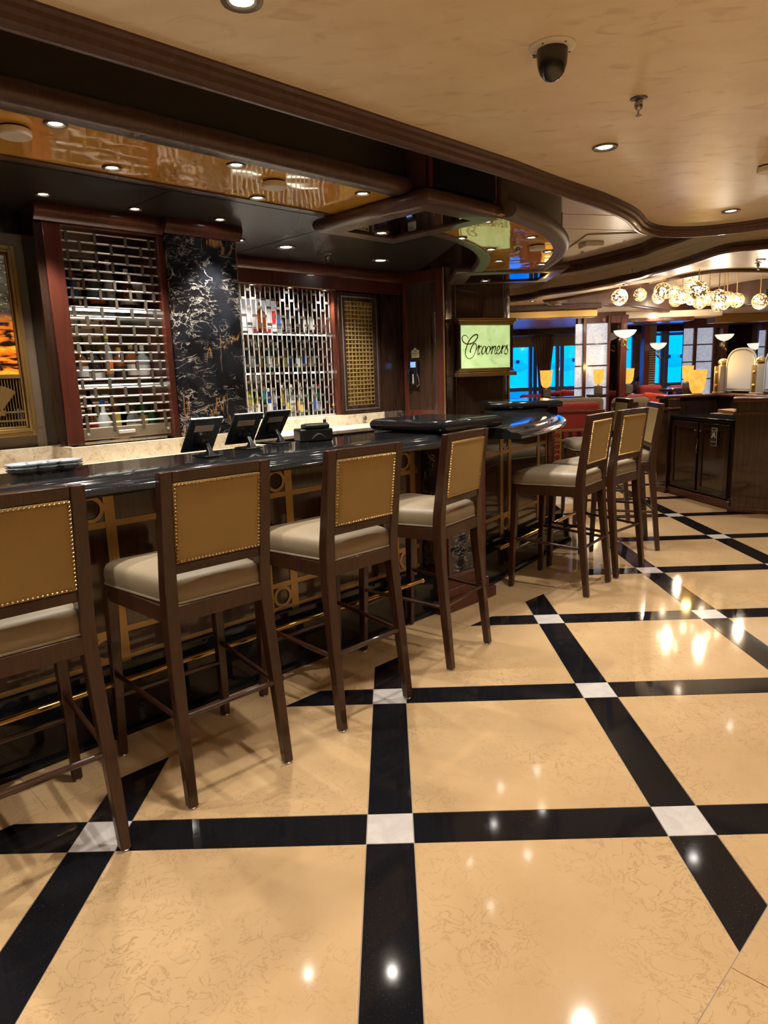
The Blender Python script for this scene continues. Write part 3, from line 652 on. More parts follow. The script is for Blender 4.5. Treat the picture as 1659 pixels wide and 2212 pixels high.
# gold cage panel
gp = thing('gold_grid_panel', 'tall gold grid panel in a dark and silver frame beside the niche', 'panel', (5.16, 5.6, 1.15), 'b')
a0, a1, b0, b1 = 4.90, 5.44, 1.155, 2.40
MB().box(a0, a1, 5.62, 5.66, b0, b1).build('backing', 'goldcell', gp, smooth=0)
def frame4(par, nm, x0, x1, z0, z1, wdt, y0, y1, mt, bev=0):
    for q in ((x0, x0+wdt, z0, z1), (x1-wdt, x1, z0, z1), (x0+wdt, x1-wdt, z0, z0+wdt), (x0+wdt, x1-wdt, z1-wdt, z1)): MB().box(q[0], q[1], y0, y1, q[2], q[3]).build(nm, mt, par, bevel=bev)
frame4(gp, 'outer_frame', a0-.02, a1+.02, b0, b1+.01, .035, 5.575, 5.63, 'dwood', .003)
frame4(gp, 'silver_frame', a0+.015, a1-.015, b0+.035, b1-.025, .014, 5.572, 5.63, 'silver')
frame4(gp, 'inner_frame', a0+.03, a1-.03, b0+.05, b1-.04, .035, 5.578, 5.63, 'dwood', .003)
ci0, ci1, cz0, cz1 = a0+.066, a1-.066, b0+.088, b1-.078
for k in range(9): uu = ci0+(ci1-ci0)*k/8; MB().box(uu-.0055, uu+.0055, 5.598, 5.606, cz0, cz1).build('grid_bar', 'gold', gp, smooth=0)
for k in range(26): zz = cz0+(cz1-cz0)*k/25; MB().box(ci0, ci1, 5.594, 5.612, zz-.0055, zz+.0055).build('grid_bar', 'gold', gp, smooth=0)
tag(MB().lathe([(.012, 0), (.022, .004), (.028, .012), (.022, .02), (.01, .02)], 14, (5.18, 5.572, 1.095), True, Matrix.Rotation(PI/2, 4, 'X')).build('wall_outlet', 'bronze', None, 'b'), 'small round outlet in the granite splash below the gold grid', 'outlet')
MB().box(5.50, 5.85, 5.58, 5.62, 1.04, 2.42).build('side_panel', 'dwood', rn, smooth=0)

# art panel on the far left
ap = thing('art_panel', 'gold framed glowing art deco city picture left of the bottle cabinet', 'picture', (1.2, 4.95, 1.16), 'b')
p0, p1 = .62, 1.66
MB().box(p0, p1, 4.93, 4.99, SP, 2.50).build('mount', 'artframe', ap, smooth=0)
for i, (ins, wd, dy) in enumerate(((.075, .03, .03), (.105, .02, .045), (.125, .015, .022))): frame4(ap, 'gold_frame', p0+ins, p1-ins, SP+ins, 2.50-ins, wd, 4.93-dy, 4.94, 'goldpaint', .004)
q0, q1, qz0, qz1 = p0+.14, p1-.14, SP+.14, 2.36
MB().box(q0, q1, 4.92, 4.928, 1.62, qz1).build('picture', 'art', ap, smooth=0); MB().box(q0, q1, 4.922, 4.928, qz0, 1.62).build('etched_glass', 'mirror', ap, smooth=0)
MB().box(q0, q1, 4.906, 4.925, 1.60, 1.625).build('etched_band', 'goldpaint', ap, smooth=0)
for k in range(44): uu = q0+.008+k*(q1-q0-.016)/43; MB().box(uu-.0022, uu+.0022, 4.912, 4.923, qz0, 1.595 if k % 11 > 2 else 1.5).build('etched_bar', 'goldpaint', ap, smooth=0)
for fu in (q1-.17, q1-.52):
    fan = MB()
    for k in range(9):
        a = math.radians(90+(k-4)*9); d = Vector((math.cos(a), 0, math.sin(a))); c = Vector((fu, 4.905, 1.36)); fan.bar(c+d*.05, c+d*.2, .012, .012, .03, .014, up=(0,1,0))
    fan.build('etched_fan', 'goldpaint', ap); MB().box(fu-.05, fu+.05, 4.9, 4.92, 1.365, 1.40).build('etched_fan_base', 'goldpaint', ap, smooth=0)
for zz in (1.33, 1.385): MB().box(q0, q1, 4.908, 4.922, zz-.006, zz+.006).build('etched_bar', 'goldpaint', ap, smooth=0)
MB().box(1.645, 1.69, 4.7, 5.0, SP, 2.65).box(.3, 1.66, 4.99, 5.05, SP, 2.65).build('surround', 'dwood', lc, smooth=0)

# telephone, notice, on the dark veneer wall (u = 5.85)
vw = thing('wall_panelling', 'framed dark veneer panel on the wall behind the telephone', 'panel', (5.84, 5.5, 1.0), 'b')
MB().box(5.838, 5.85, 4.97, 5.57, 1.05, 2.65).build('veneer', 'panel', vw, smooth=0)
for y0, y1, z0, z1 in ((4.97, 5.06, 1.05, 2.65), (5.5, 5.57, 1.05, 2.65), (5.06, 5.5, 1.05, 1.15), (5.06, 5.5, 2.52, 2.65)): MB().box(5.826, 5.85, y0, y1, z0, z1).build('frame_rail', 'rwood', vw, bevel=.003)
MB().box(5.825, 5.835, 4.955, 4.968, .9, 2.65).build('edge_strip', 'lettering', vw, smooth=0)
ph = thing('wall_phone', 'black wall telephone with small blue screen and looped cords', 'telephone', (5.83, 5.39, 1.42), 'b')
MB().box(5.79, 5.838, 5.335, 5.445, 1.42, 1.69).build('body', 'plastic', ph, bevel=.01); MB().box(5.786, 5.792, 5.352, 5.428, 1.625, 1.685).build('screen', 'lcd', ph, smooth=0)
MB().tube([(5.775, 5.43, 1.60), (5.76, 5.435, 1.57), (5.768, 5.437, 1.5), (5.77, 5.44, 1.46)], [.02, .022, .016, .022], 8).build('handset', 'plastic', ph)
MB().box(5.785, 5.79, 5.385, 5.40, 1.445, 1.55).build('number_strip', 'sticker', ph, smooth=0)
MB().tube(crom([(5.80, 5.44, 1.49), (5.80, 5.475, 1.45), (5.80, 5.46, 1.41), (5.80, 5.43, 1.40)], 5), .003, 6).build('cord', 'silver', ph); MB().tube(crom([(5.80, 5.34, 1.56), (5.80, 5.315, 1.48), (5.80, 5.315, 1.43), (5.80, 5.35, 1.41)], 5), .003, 6).build('cord', 'paper', ph)
nt = thing('notice_plate', 'small cream emergency notice plate above the wall telephone', 'sign', (5.83, 5.39, 1.73), 'b')
MB().box(5.833, 5.838, 5.335, 5.452, 1.73, 1.815).build('plate', 'cream_plate', nt, bevel=.002); MB().lathe([(.026, 0), (.026, .005)], 20, (5.838, 5.395, 1.815), True, Matrix.Rotation(-PI/2, 4, 'Y')).build('tab', 'cream_plate', nt)
for k, s_ in enumerate(('MEDICAL', 'EMERGENCY', 'CALL 911')):
    on = ORG[nt.name][0]; M4 = Matrix.Translation((5.832-on[0], 5.3935-on[1], 1.80-k*.023-on[2])) @ Matrix(((0,0,-1,0),(-1,0,0,0),(0,1,0,0),(0,0,0,1))); text('notice_text', s_, .017, 'ink', nt, M4, .0004)

# ------------------------------------------------------------------ sign column
SA = math.radians(24); sd = Vector((math.cos(SA), math.sin(SA), 0)); sn = Vector((math.sin(SA), -math.cos(SA), 0)); S0 = Vector((.75, 7.75, 0))
def sp(a, n, z): q = S0+sd*a+sn*n; return (q.x, q.y, z)
col = thing('sign_column', 'glossy dark veneer column with gold joint lines behind the bar end', 'column', (1.05, 8.1, 0))
prof = [sp(-.235, -.75, 0)[:2], sp(-.235, -.12, 0)[:2], sp(-.215, -.05, 0)[:2], sp(-.16, -.008, 0)[:2], sp(-.06, .0, 0)[:2], sp(.62, .0, 0)[:2], sp(.70, -.02, 0)[:2], sp(.75, -.07, 0)[:2], sp(.765, -.16, 0)[:2], sp(.765, -.75, 0)[:2]]
MB().prism(prof, 0, 2.95).build('shaft', 'panel', col, smooth=40)
for a in (0.0, .612): 
    q = MB(); q.bar(sp(a, .002, .9), sp(a, .002, 2.5), .006, .006, up=tuple(sn)); q.build('joint_line', 'lettering', col, smooth=0)
q = MB(); q.bar(sp(.70, -.015, .9), sp(.70, -.015, 1.55), .012, .012); q.build('joint_line', 'gold', col, smooth=0)
sg = thing('lit_sign', 'glowing green glass bar sign with bronze script lettering on the column', 'sign', sp(.34, .02, 1.5))
def sbox(a0, a1, n0, n1, z0, z1, nm, mt, bev=0):
    mb = MB(); mb.add([sp(a, n, z) for z in (z0, z1) for n in (n0, n1) for a in (a0, a1)], [(0,1,3,2),(4,6,7,5),(0,4,5,1),(1,5,7,3),(3,7,6,2),(2,6,4,0)]); return mb.build(nm, mt, sg, bevel=bev, smooth=0)
sbox(.0, .685, 0, .06, 1.55, 2.085, 'case', 'dwood'); sbox(.03, .655, .055, .072, 1.592, 2.05, 'glowing_pane', 'sign')
for z0, z1, w in ((2.09, 2.125, .05), (2.07, 2.09, .025), (2.055, 2.07, .01)): sbox(.0-w*.6, .685+w*.6, 0, .075+w, z0, z1, 'top_moulding', 'goldpaint', .006)
for z0, z1, w in ((1.50, 1.545, .05), (1.55, 1.57, .025), (1.572, 1.588, .01)): sbox(.0-w*.6, .685+w*.6, 0, .075+w, z0, z1, 'bottom_moulding', 'goldpaint', .006)
for a in (-.01, .665): sbox(a, a+.03, 0, .078, 1.57, 2.07, 'side_moulding', 'dwood', .004)
def stroke(pts, r, n=5):
    out = []; 
    for X, Y in crom(pts, n): out.append(sp(.03+(X-400)/655*.62, .075, 1.594+(1520-Y)/575*.454))
    return out
def rad(N, r0, r1): return [r0+(r1-r0)*abs(math.sin(PI*i/max(1, N-1)*1.5)) for i in range(N)]
Cs = [(488,1118),(472,1086),(440,1075),(415,1095),(410,1130),(430,1170),(470,1192),(520,1190),(570,1165),(605,1120),(618,1085),(605,1068),(570,1075),(530,1110),(495,1160),(470,1220),(455,1270),(450,1320),(460,1360),(485,1385),(520,1388),(555,1360),(580,1310),(595,1260),(598,1215),(585,1190),(560,1195),(535,1230),(520,1270),(515,1298),(521,1308)]
rs_ = [(600,1268),(618,1235),(633,1213),(630,1245),(618,1290),(612,1330),(622,1337),(640,1318)]
r2_ = [(622,1275),(640,1240),(655,1223),(668,1228),(664,1242)]
def oo(cx): return [(cx+24*math.cos(a)+14*math.sin(a), 1280-54*math.sin(a)) for a in [2*PI*k/10+1.2 for k in range(11)]]
ns = [(776,1300),(800,1258),(818,1232),(822,1240),(812,1285),(798,1336)]; n2_ = [(806,1300),(826,1255),(848,1230),(860,1240),(852,1285),(848,1325),(860,1335),(878,1312)]
e_ = [(872,1300),(900,1275),(918,1245),(910,1228),(893,1236),(878,1270),(873,1310),(886,1336),(910,1328),(930,1296)]
s_r = [(930,1296),(945,1255),(958,1218),(957,1245),(948,1290),(940,1334)]; s_r2 = [(948,1285),(965,1248),(982,1226),(996,1228),(993,1245)]
ss = [(975,1310),(1000,1265),(1022,1213),(1016,1245),(1024,1280),(1026,1315),(1010,1338),(988,1334),(984,1318)]
letters = [('letter_c', [(Cs, .0042, .0088)]), ('letter_r', [(rs_, .004, .0085), (r2_, .0045, .007)]), ('letter_o', [(oo(697), .0035, .0085)]), ('letter_o', [(oo(757), .0035, .0085)]), ('letter_n', [(ns, .004, .0085), (n2_, .004, .0085)]), ('letter_e', [(e_, .0038, .008)]), ('letter_r', [(s_r, .004, .0085), (s_r2, .0045, .007)]), ('letter_s', [(ss, .0042, .0085)])]
for nm, sts in letters:
    mb = MB()
    for pts, ra, rb in sts: P = stroke(pts, ra); mb.tube(P, rad(len(P), ra*.82, rb*.85), 6)
    mb.build(nm, 'letter', sg)

# ------------------------------------------------------------------ bar stools
def make_stool():
    t = thing('bar_stool', 'x', 'bar stool', (0, 0, 0), rz=0, group='bar stools')
    for s in (-1, 1):
        MB().chain([(s*.21, -.275, .008), (s*.205, -.245, .30), (s*.197, -.215, .60), (s*.193, -.208, .72), (s*.193, -.212, .82), (s*.194, -.235, 1.0), (s*.195, -.268, 1.236)], [.036, .042, .046, .048, .048, .047, .046], [.036, .042, .05, .054, .052, .044, .036]).build('leg', 'stool', t, bevel=.004)
        MB().chain([(s*.243, .275, .008), (s*.236, .262, .40), (s*.228, .250, .735)], [.034, .040, .047], [.034, .040, .047]).build('leg', 'stool', t, bevel=.004)
        MB().tube([(s*.208, -.25, .335), (s*.238, .262, .365)], .0105, 10).build('stretcher', 'stool', t)
        MB().lathe([(.015, 0), (.016, .004), (.012, .009)], 12, (s*.21, -.275, 0)).build('glide', 'silver', t); MB().lathe([(.015, 0), (.016, .004), (.012, .009)], 12, (s*.243, .275, 0)).build('glide', 'silver', t)
        MB().bar((s*.196, -.2, .718), (s*.229, .245, .718), .026, .062, up=(0,0,1)).build('apron', 'stool', t)
    MB().tube([(-.205, -.247, .345), (.205, -.247, .345)], .0105, 10).build('stretcher', 'stool', t); MB().tube([(-.236, .262, .27), (.236, .262, .27)], .0105, 10).build('stretcher', 'stool', t)
    MB().box(-.19, .19, -.232, -.196, .690, .752).build('apron', 'stool', t, bevel=.003); MB().box(-.225, .225, .236, .266, .690, .75).build('apron', 'stool', t, bevel=.003)
    # cushion: rounded slab
    mb = MB(); n = 9; rings = []
    outline = []
    rr = .05
    for (cx, cy, a0) in ((.245-rr, .285-rr, 0), (-.245+rr, .285-rr, 90), (-.185+rr*.4, -.222+rr*.4, 180), (.185-rr*.4, -.222+rr*.4, 270)):
        r_ = rr if cy > 0 else rr*.4
        for k in range(5): a = math.radians(a0+90*k/4); outline.append((cx+r_*math.cos(a), cy+r_*math.sin(a)))
    N = len(outline)
    for z, s_ in ((.752, .985), (.76, 1.0), (.79, 1.012), (.815, 1.0), (.832, .97), (.842, .90), (.852, .7), (.858, .4), (.860, .12)):
        rings.append([(p[0]*s_, .03+(p[1]-.03)*s_, z) for p in outline])
    vs = [q for r_ in rings for q in r_]; fs = [tuple(range(N))[::-1], tuple((len(rings)-1)*N+k for k in range(N))]
    for i in range(len(rings)-1):
        for k in range(N): fs.append((i*N+k, i*N+(k+1) % N, (i+1)*N+(k+1) % N, (i+1)*N+k))
    mb.add(vs, fs); cu = mb.build('seat_cushion', 'leather', t, smooth=60)
    MB().tube([(p[0]*1.004, .03+(p[1]-.03)*1.004, .757) for p in outline], .005, 6, closed=True).build('piping', 'leather', cu)
    # back: plane leaning from (y -.218, z .87) to (y -.266, z 1.236)
    def bk(x, z, d): 
        f = (z-.87)/(1.236-.87); y = -.219-.047*f; return (x, y+d, z)
    def slab(x0, x1, z0, z1, d0, d1): 
        m_ = MB(); m_.add([bk(x, z, d) for z in (z0, z1) for d in (d0, d1) for x in (x0, x1)], [(0,1,3,2),(4,6,7,5),(0,4,5,1),(1,5,7,3),(3,7,6,2),(2,6,4,0)]); return m_
    slab(-.172, .172, 1.196, 1.236, -.018, .018).build('top_rail', 'stool', t, bevel=.003); slab(-.172, .172, .868, .905, -.018, .016).build('lower_rail', 'stool', t, bevel=.003)
    slab(-.173, .173, .905, 1.196, -.023, .024).build('back_panel', 'fab', t, bevel=.008)
    nl = MB()
    def nail(x, z, d):
        p = bk(x, z, d); sgn = -1 if d < 0 else 1; nl.lathe([(.0064, 0), (.0054, .0035), (.0022, .006)], 6, p, True, Matrix.Rotation(sgn*-PI/2, 4, 'X'))
    for d in (-.0225, ):
        for k in range(25): x = -.165+.33*k/24; nail(x, 1.188, d); nail(x, .913, d)
        for k in range(1, 21): z = .913+(1.188-.913)*k/21; nail(-.165, z, d); nail(.165, z, d)
    nl.build('nail_trim', 'nail', t, kind='stuff')
    return t
st0 = make_stool()
labs = ['bar stool at the picture-panel end of the straight bar', 'bar stool in front of the three tablets', 'bar stool between the tablet stool and the marble inlaid pedestal', 'bar stool pulled up at the marble inlaid pedestal, slightly turned', 'bar stool at the start of the curved bar top',
        'bar stool next to the first one at the curved bar', 'bar stool half hidden behind the curved-bar stools', 'bar stool at the far end of the curved bar, facing the granite block']
def bstool(u_, v_, deg):
    a = math.radians(45+deg); f = Vector((math.cos(a+PI/2), math.sin(a+PI/2), 0)); p = B(u_, v_)+f*.275; return (p.x, p.y, 0), a
def wstool(x, y, fx, fy):
    f = Vector((fx, fy, 0)).normalized(); p = Vector((x, y, 0))+f*.275; return (p.x, p.y, 0), math.atan2(f.y, f.x)-PI/2
spots = [bstool(.572, 2.108, -2), bstool(1.264, 2.133, -2), bstool(2.002, 2.150, 0), bstool(2.804, 2.239, 9.8), bstool(4.312, 2.292, 7.8), bstool(4.853, 2.325, 0), wstool(2.259, 5.885, -3.76, .48), wstool(2.36, 6.98, -1, 0)]
for i, (p, a) in enumerate(spots):
    lb = 'olive upholstered '+labs[i]
    if i == 0: st0.location = p; st0.rotation_euler = (0, 0, a); st0['label'] = lb
    else: dup(st0, p, a, lb, 'bar stools')

# ------------------------------------------------------------------ bottles
GL = {'green': (.03, .16, .05), 'clear': (.55, .60, .58), 'amber': (.28, .085, .015), 'blue': (.02, .06, .35), 'brown': (.07, .022, .01), 'dark': (.015, .014, .014), 'lime': (.28, .6, .06), 'frosted': (.62, .66, .64), 'yellow': (.65, .5, .06), 'teal': (.03, .3, .33)}
LB = {'white': (.75, .73, .68), 'black': (.02, .02, .02), 'red': (.5, .02, .02), 'gold': (.55, .38, .12), 'blue': (.04, .12, .5), 'orange': (.75, .2, .03), 'yellow': (.7, .55, .08)}
BM = {}
def bmat(kind, c, k):
    if (kind, k) not in BM:
        if kind == 'g': BM[(kind, k)] = mat('glass_'+k, c, .5 if k == 'frosted' else .06, spec=.7, trans=.55 if k in ('clear', 'lime', 'green', 'teal', 'yellow') else .25 if k in ('amber', 'blue') else 0, coat=.6)
        else: BM[(kind, k)] = mat(kind+'_'+k, c, .45)
    return BM[(kind, k)]
SHP = {'tall': [(.034, 0), (.037, .006), (.037, .20), (.034, .225), (.016, .262), (.0135, .275), (.0135, .325)], 'squat': [(.046, 0), (.05, .008), (.05, .13), (.044, .165), (.018, .195), (.015, .205), (.015, .245)], 'square': [(.045, 0), (.048, .006), (.048, .165), (.042, .185), (.017, .20), (.015, .21), (.015, .26)], 'slim': [(.027, 0), (.03, .006), (.031, .19), (.024, .24), (.013, .29), (.0125, .34)], 'round': [(.03, 0), (.055, .03), (.062, .07), (.055, .115), (.03, .16), (.016, .185), (.015, .25)]}
BME = {}
def bottle(shape, g, l, cp_, u_, v_, z, where, zs=1.0):
    key = (shape, g)
    if key not in BME: BME[key] = MB().lathe(SHP[shape], 4 if shape == 'square' else 12).mesh('bottle', bmat('g', GL[g], g))
    top = SHP[shape][-1]; bod = SHP[shape][2]
    kc = ('cap', shape, cp_)
    if kc not in BME: BME[kc] = MB().lathe([(top[0]*1.15, top[1]-.03), (top[0]*1.15, top[1]+.006)], 10).mesh('cap', bmat('l', LB[cp_], cp_))
    kl = ('label', shape, l)
    if kl not in BME: BME[kl] = MB().lathe([(max(SHP[shape][1][0], bod[0])*1.012, bod[1]*.28), (bod[0]*1.012, bod[1]*.85)], 4 if shape == 'square' else 12, cap=False).mesh('paper_label', bmat('l', LB[l], l))
    o = bpy.data.objects.new('bottle', BME[key]); C.objects.link(o); o.location = B(u_, v_, z); o.rotation_euler = (0, 0, PI/2 if shape == 'square' else random.uniform(0, 6)); w_ = .84 if 'niche' in where else 1.0; o.scale = (w_, w_, zs)
    tag(o, '%s %s bottle, %s label, %s cap, on the %s' % (shape, g, l, cp_, where), 'bottle', 'bottles on the '+where)
    for k, nm in ((kc, 'cap'), (kl, 'paper_label')):
        c = bpy.data.objects.new(nm, BME[k]); C.objects.link(c); c.parent = o
rnd = random.Random(3); sh = list(SHP); gk = list(GL); lk = ['white', 'white', 'white', 'gold', 'black', 'black', 'red', 'blue', 'orange', 'yellow', 'white']
def row(us_, v0, v1, z, where, gs, zs=1.0):
    for u_ in us_:
        bottle(rnd.choice(['tall', 'tall', 'slim'] if 'niche' in where else ['tall', 'tall', 'squat', 'square', 'slim', 'round']), rnd.choice(gs), rnd.choice(lk), rnd.choice(lk), u_, rnd.uniform(v0, v1), z, where, zs*rnd.uniform(.93, 1.06))
row([1.845, 1.945, 2.10, 2.215, 2.32, 2.405], 4.93, 5.0, LS[2], 'top shelf of the left cabinet', ['amber', 'clear', 'brown', 'clear'])
row([1.85, 1.95, 2.045, 2.145, 2.24, 2.33, 2.41], 4.93, 5.05, LS[1], 'middle shelf of the left cabinet', ['amber', 'brown', 'clear', 'dark'])
row([1.85, 1.94, 2.15, 2.25, 2.345, 2.42], 4.9, 5.03, LS[0], 'lowest shelf of the left cabinet', ['green', 'clear', 'dark', 'amber'])
bottle('round', 'frosted', 'white', 'blue', 2.045, 4.93, LS[0], 'lowest shelf of the left cabinet', 1.1)
row([4.33, 4.41, 4.5, 4.59, 4.68, 4.77], 5.85, 5.95, RS[2], 'top shelf of the wide niche', ['dark', 'clear', 'brown'], .95)
row([3.70+.069*k for k in range(17)], 5.84, 5.95, RS[1], 'middle shelf of the wide niche', ['amber', 'brown', 'dark', 'green', 'clear', 'dark'], .95)
row([3.64+.068*k for k in range(18)], 5.76, 5.86, RS[0], 'lowest shelf of the wide niche', ['green', 'clear', 'lime', 'teal', 'frosted', 'blue', 'clear', 'yellow', 'amber', 'green'], 1.0)
row([3.75+.085*k for k in range(13)], 5.98, 6.06, RS[0], 'back of the lowest niche shelf', ['green', 'clear', 'lime', 'dark', 'clear', 'blue'], 1.08)
cd = thing('display_card', 'white and red display card with a liquor bottle picture on the top niche shelf', 'display card', (4.05, 5.83, RS[2]), 'b')
MB().box(3.84, 4.26, 5.82, 5.83, RS[2], RS[2]+.33).build('board', 'cardwhite', cd, smooth=0)
for a in ((3.79, 3.84, .12, .22), (4.19, 4.26, .10, .22), (3.97, 4.18, .0, .045)): MB().box(a[0], a[1], 5.812, 5.822, RS[2]+a[2], RS[2]+a[3]).build('red_block', 'cardred', cd, smooth=0)
MB().lathe([(.055, 0), (.058, .01), (.058, .14), (.05, .16), (.02, .18), (.018, .25)], 16, (4.06, 5.80, RS[2]+.045), True, Matrix.Diagonal((1, .25, 1, 1))).build('bottle_picture', 'amber', cd)

# ------------------------------------------------------------------ things on the bar
ZC = 1.1705
def tablet(u_, v_, rz, label, wd=.18, ht=.205):
    t = thing('tablet_terminal', label, 'tablet', tuple(B(u_, v_, ZC)), rz=PI/4+rz, group='tablet terminals')
    R_ = Matrix.Translation((0, .0, .105)) @ Matrix.Rotation(math.radians(37), 4, 'X')
    s = MB().box(-wd/2, wd/2, -.005, .005, -ht/2, ht/2).xform(R_).build('case', 'tabback', t, bevel=.004)
    MB().box(-wd/2+.006, wd/2-.006, .0052, .0062, -ht/2+.006, ht/2-.006).xform(R_).build('screen', 'plastic', t, smooth=0)
    MB().box(-wd/2+.002, wd/2-.002, -.004, .004, ht/2-.002, ht/2+.002).xform(R_).build('bright_edge', 'silver', s, smooth=0)
    MB().box(-.055, .05, -.0062, -.005, .025, .062).xform(R_).build('sticker', 'sticker', s, smooth=0); MB().lathe([(.007, 0), (.007, .003)], 12, (0,0,0), True, R_ @ Matrix.Translation((-wd/2+.018, -.005, ht/2-.018)) @ Matrix.Rotation(PI/2, 4, 'X')).build('lens', 'plastic', s)
    MB().lathe([(.045, 0), (.04, .016), (.022, .026), (.018, .045)], 18, (0,0,0), True, R_ @ Matrix.Translation((.0, -.005, -.02)) @ Matrix.Rotation(PI/2, 4, 'X')).build('mount', 'plastic', t)
    MB().chain([(0, -.062, 0), (0, -.060, .03), (0, -.03, .07)], [.05, .026, .022], [.06, .026, .022]).build('stand', 'plastic', t, bevel=.004)
    MB().box(-.05, .05, -.10, .03, 0, .008).build('foot', 'plastic', t, bevel=.003)
tp = [pz(440, 985, ZC), pz(530, 968, ZC), pz(592, 957, ZC)]
for p, rz, lb in zip(tp, (.02, -.02, .06), ('black tablet terminal standing nearest the glass dishes', 'grey tablet terminal in the middle with a paper sticker', 'grey tablet terminal next to the receipt printer')):
    uu, vv = UV(p); tablet(uu, vv, rz, lb)
uu, vv = UV(pz(672, 952, ZC)); vv = min(vv, 3.18)
pr = thing('receipt_printer', 'black receipt printer beside the tablets on the bar', 'printer', tuple(B(uu, vv+.0, ZC)), rz=PI/4-.35)
MB().box(-.10, .10, -.07, .07, 0, .075).build('body', 'plastic', pr, bevel=.01); MB().box(-.07, .08, -.072, .02, .075, .10).build('lid', 'plastic', pr, bevel=.008); MB().box(-.065, .075, -.05, -.03, .10, .106).build('tear_bar', 'silver', pr, smooth=0); MB().box(.085, .1, .04, .06, .075, .12).build('arm', 'plastic', pr, bevel=.003)
MB().tube(crom([(-.03, -.074, .02), (.01, -.085, .045), (.05, -.074, .02)], 5), .004, 6).build('handle', 'steel', pr)
for k, (px_, py_) in enumerate(((22, 1018), (62, 1013), (98, 1007))):
    uu, vv = UV(pz(px_, py_, ZC)); vv = 3.13
    d = thing('glass_dish', ['stack of cut glass dishes at the outer end of the bar', 'middle stack of cut glass dishes on the bar', 'stack of cut glass dishes closest to the tablets'][k], 'glass dishes', (uu, vv, ZC), 'b')
    for j in range(3): MB().lathe([(.03, 0), (.05, .004), (.068, .016), (.074, .022), (.066, .02), (.045, .008), (.02, .006)], 16, (uu, vv, ZC+j*.012)).build('dish', 'netting', d, smooth=0)

# ------------------------------------------------------------------ ceiling fittings
def spot(parent, p, watts, size=100, blend=.7, rad_=.035, col=(1, .93, .84)):
    ld = bpy.data.lights.new('downlight_beam', 'SPOT'); ld.energy = watts*SPOT; ld.spot_size = math.radians(size); ld.spot_blend = blend; ld.shadow_soft_size = rad_; ld.color = col
    o = bpy.data.objects.new('beam', ld); C.objects.link(o); o.location = p; o.parent = parent; return o
TR = {}
def downlight(x, y, z, r, watts, label, group, size=100, lens='lens', rad_=.03, blend=.7):
    t = thing('downlight', label, 'downlight', (x, y, z), group=group); key = r
    if key not in TR: TR[key] = (MB().lathe([(r*.54, .001), (r*.72, -.006), (r*.95, -.007), (r, -.002), (r, .004), (r*.54, .004)], 20, cap=False).mesh('trim', 'trimring'), MB().lathe([(r*.56, -.0005), (r*.1, -.0012)], 18).mesh('lens', 'lens'))
    inst(TR[key][0], 'trim', t); inst(TR[key][1], 'lens', t)
    if watts: spot(t, (0, 0, -.015), watts, size, blend, rad_)
    return t
TW = 88
for p, lb in (((522, 0), 'round downlight in the tan ceiling opposite the long canopy'), ((1307, 317), 'round downlight in the tan ceiling beside the sprinkler head'), ((1579, 455), 'round downlight in the tan ceiling near the curved moulding')): q = pz(*p, 2.6); downlight(q.x, q.y, 2.599, .062, TW, lb, 'downlights in the tan ceiling', 110)
for u_, v_ in ((-.8, 1.84), (0.2, -.3), (2.2, -.3), (4.2, -.3), (6.4, .1), (7.6, 1.5), (-1.5, -.6), (1.2, -2.2), (3.4, -2.4), (5.6, -2.2)):
    q = B(u_, v_); 
    if Y0+.2 < q.y and X0 < q.x < X1-.3: downlight(q.x, q.y, 2.599, .062, TW*1.2, 'round downlight in the tan ceiling', 'downlights in the tan ceiling', 120)
for p in ((120,266),(242,361),(510,355),(556,426),(783,417)): q = pz(*p, 2.522); downlight(q.x, q.y, 2.521, .045, 72, 'small downlight in the long amber canopy panel', 'downlights in the long canopy', 95)
for u_ in (.3, -.5): 
    for v_ in (2.90, 3.31): q = B(u_, v_); downlight(q.x, q.y, 2.521, .045, 72, 'small downlight in the long amber canopy panel', 'downlights in the long canopy', 95)
q = B(2.95-.05, 3.09)
for p in ((1050,478),(996,514),(1148,512),(1061,538),(1184,543),(1078,563),(1170,570)): q = pz(*p, 2.457); downlight(q.x, q.y, 2.456, .045, 55, 'small downlight in the curved amber canopy panel', 'downlights in the curved canopy', 95)
for p, lb in (((824,502), 'downlight in the mirrored canopy block above the pedestal'), ((1048,606), 'downlight in the mirrored canopy block by the sign')): q = pz(*p, 2.452); downlight(q.x, q.y, 2.45, .05, 30, lb, None, 90)
for p in ((93,418),(291,450),(475,473),(518,518)): q = pz(*p, 2.65); downlight(q.x, q.y, 2.648, .045, 130, 'small downlight in the dark ceiling over the back counter', 'downlights in the dark bar ceiling', 75)
for p, lb in (((618,533), 'large bright downlight in front of the wide bottle niche'), ((822,562), 'large bright downlight in front of the telephone wall')): q = pz(*p, 2.65); downlight(q.x, q.y, 2.648, .085, 190, lb, 'large downlights in the dark bar ceiling', 100)
for uu in (3.84, 4.28, 4.72): q = B(uu, 5.60); downlight(q.x, q.y, 2.418, .04, 40, 'small downlight under the header of the wide niche', 'downlights of the wide niche', 110)
for p in ((1353,614),(1150.6,650),(1271,658.5),(1415,671),(1484,677),(1643,561)): q = pz(*p, 2.56); downlight(q.x, q.y, 2.558, .05, 80, 'small downlight in the lounge ceiling ring', 'downlights in the lounge ceiling', 110)
for x, y in ((1.5, 14.5), (3.5, 15.5), (6.0, 14.0), (4.6, 12.6), (7.5, 11.5), (6.6, 8.8), (8.2, 7.0), (2.6, 12.4)): downlight(x, y, 2.558, .05, 85, 'small downlight in the lounge ceiling beyond the recess', 'downlights in the lounge ceiling', 120)
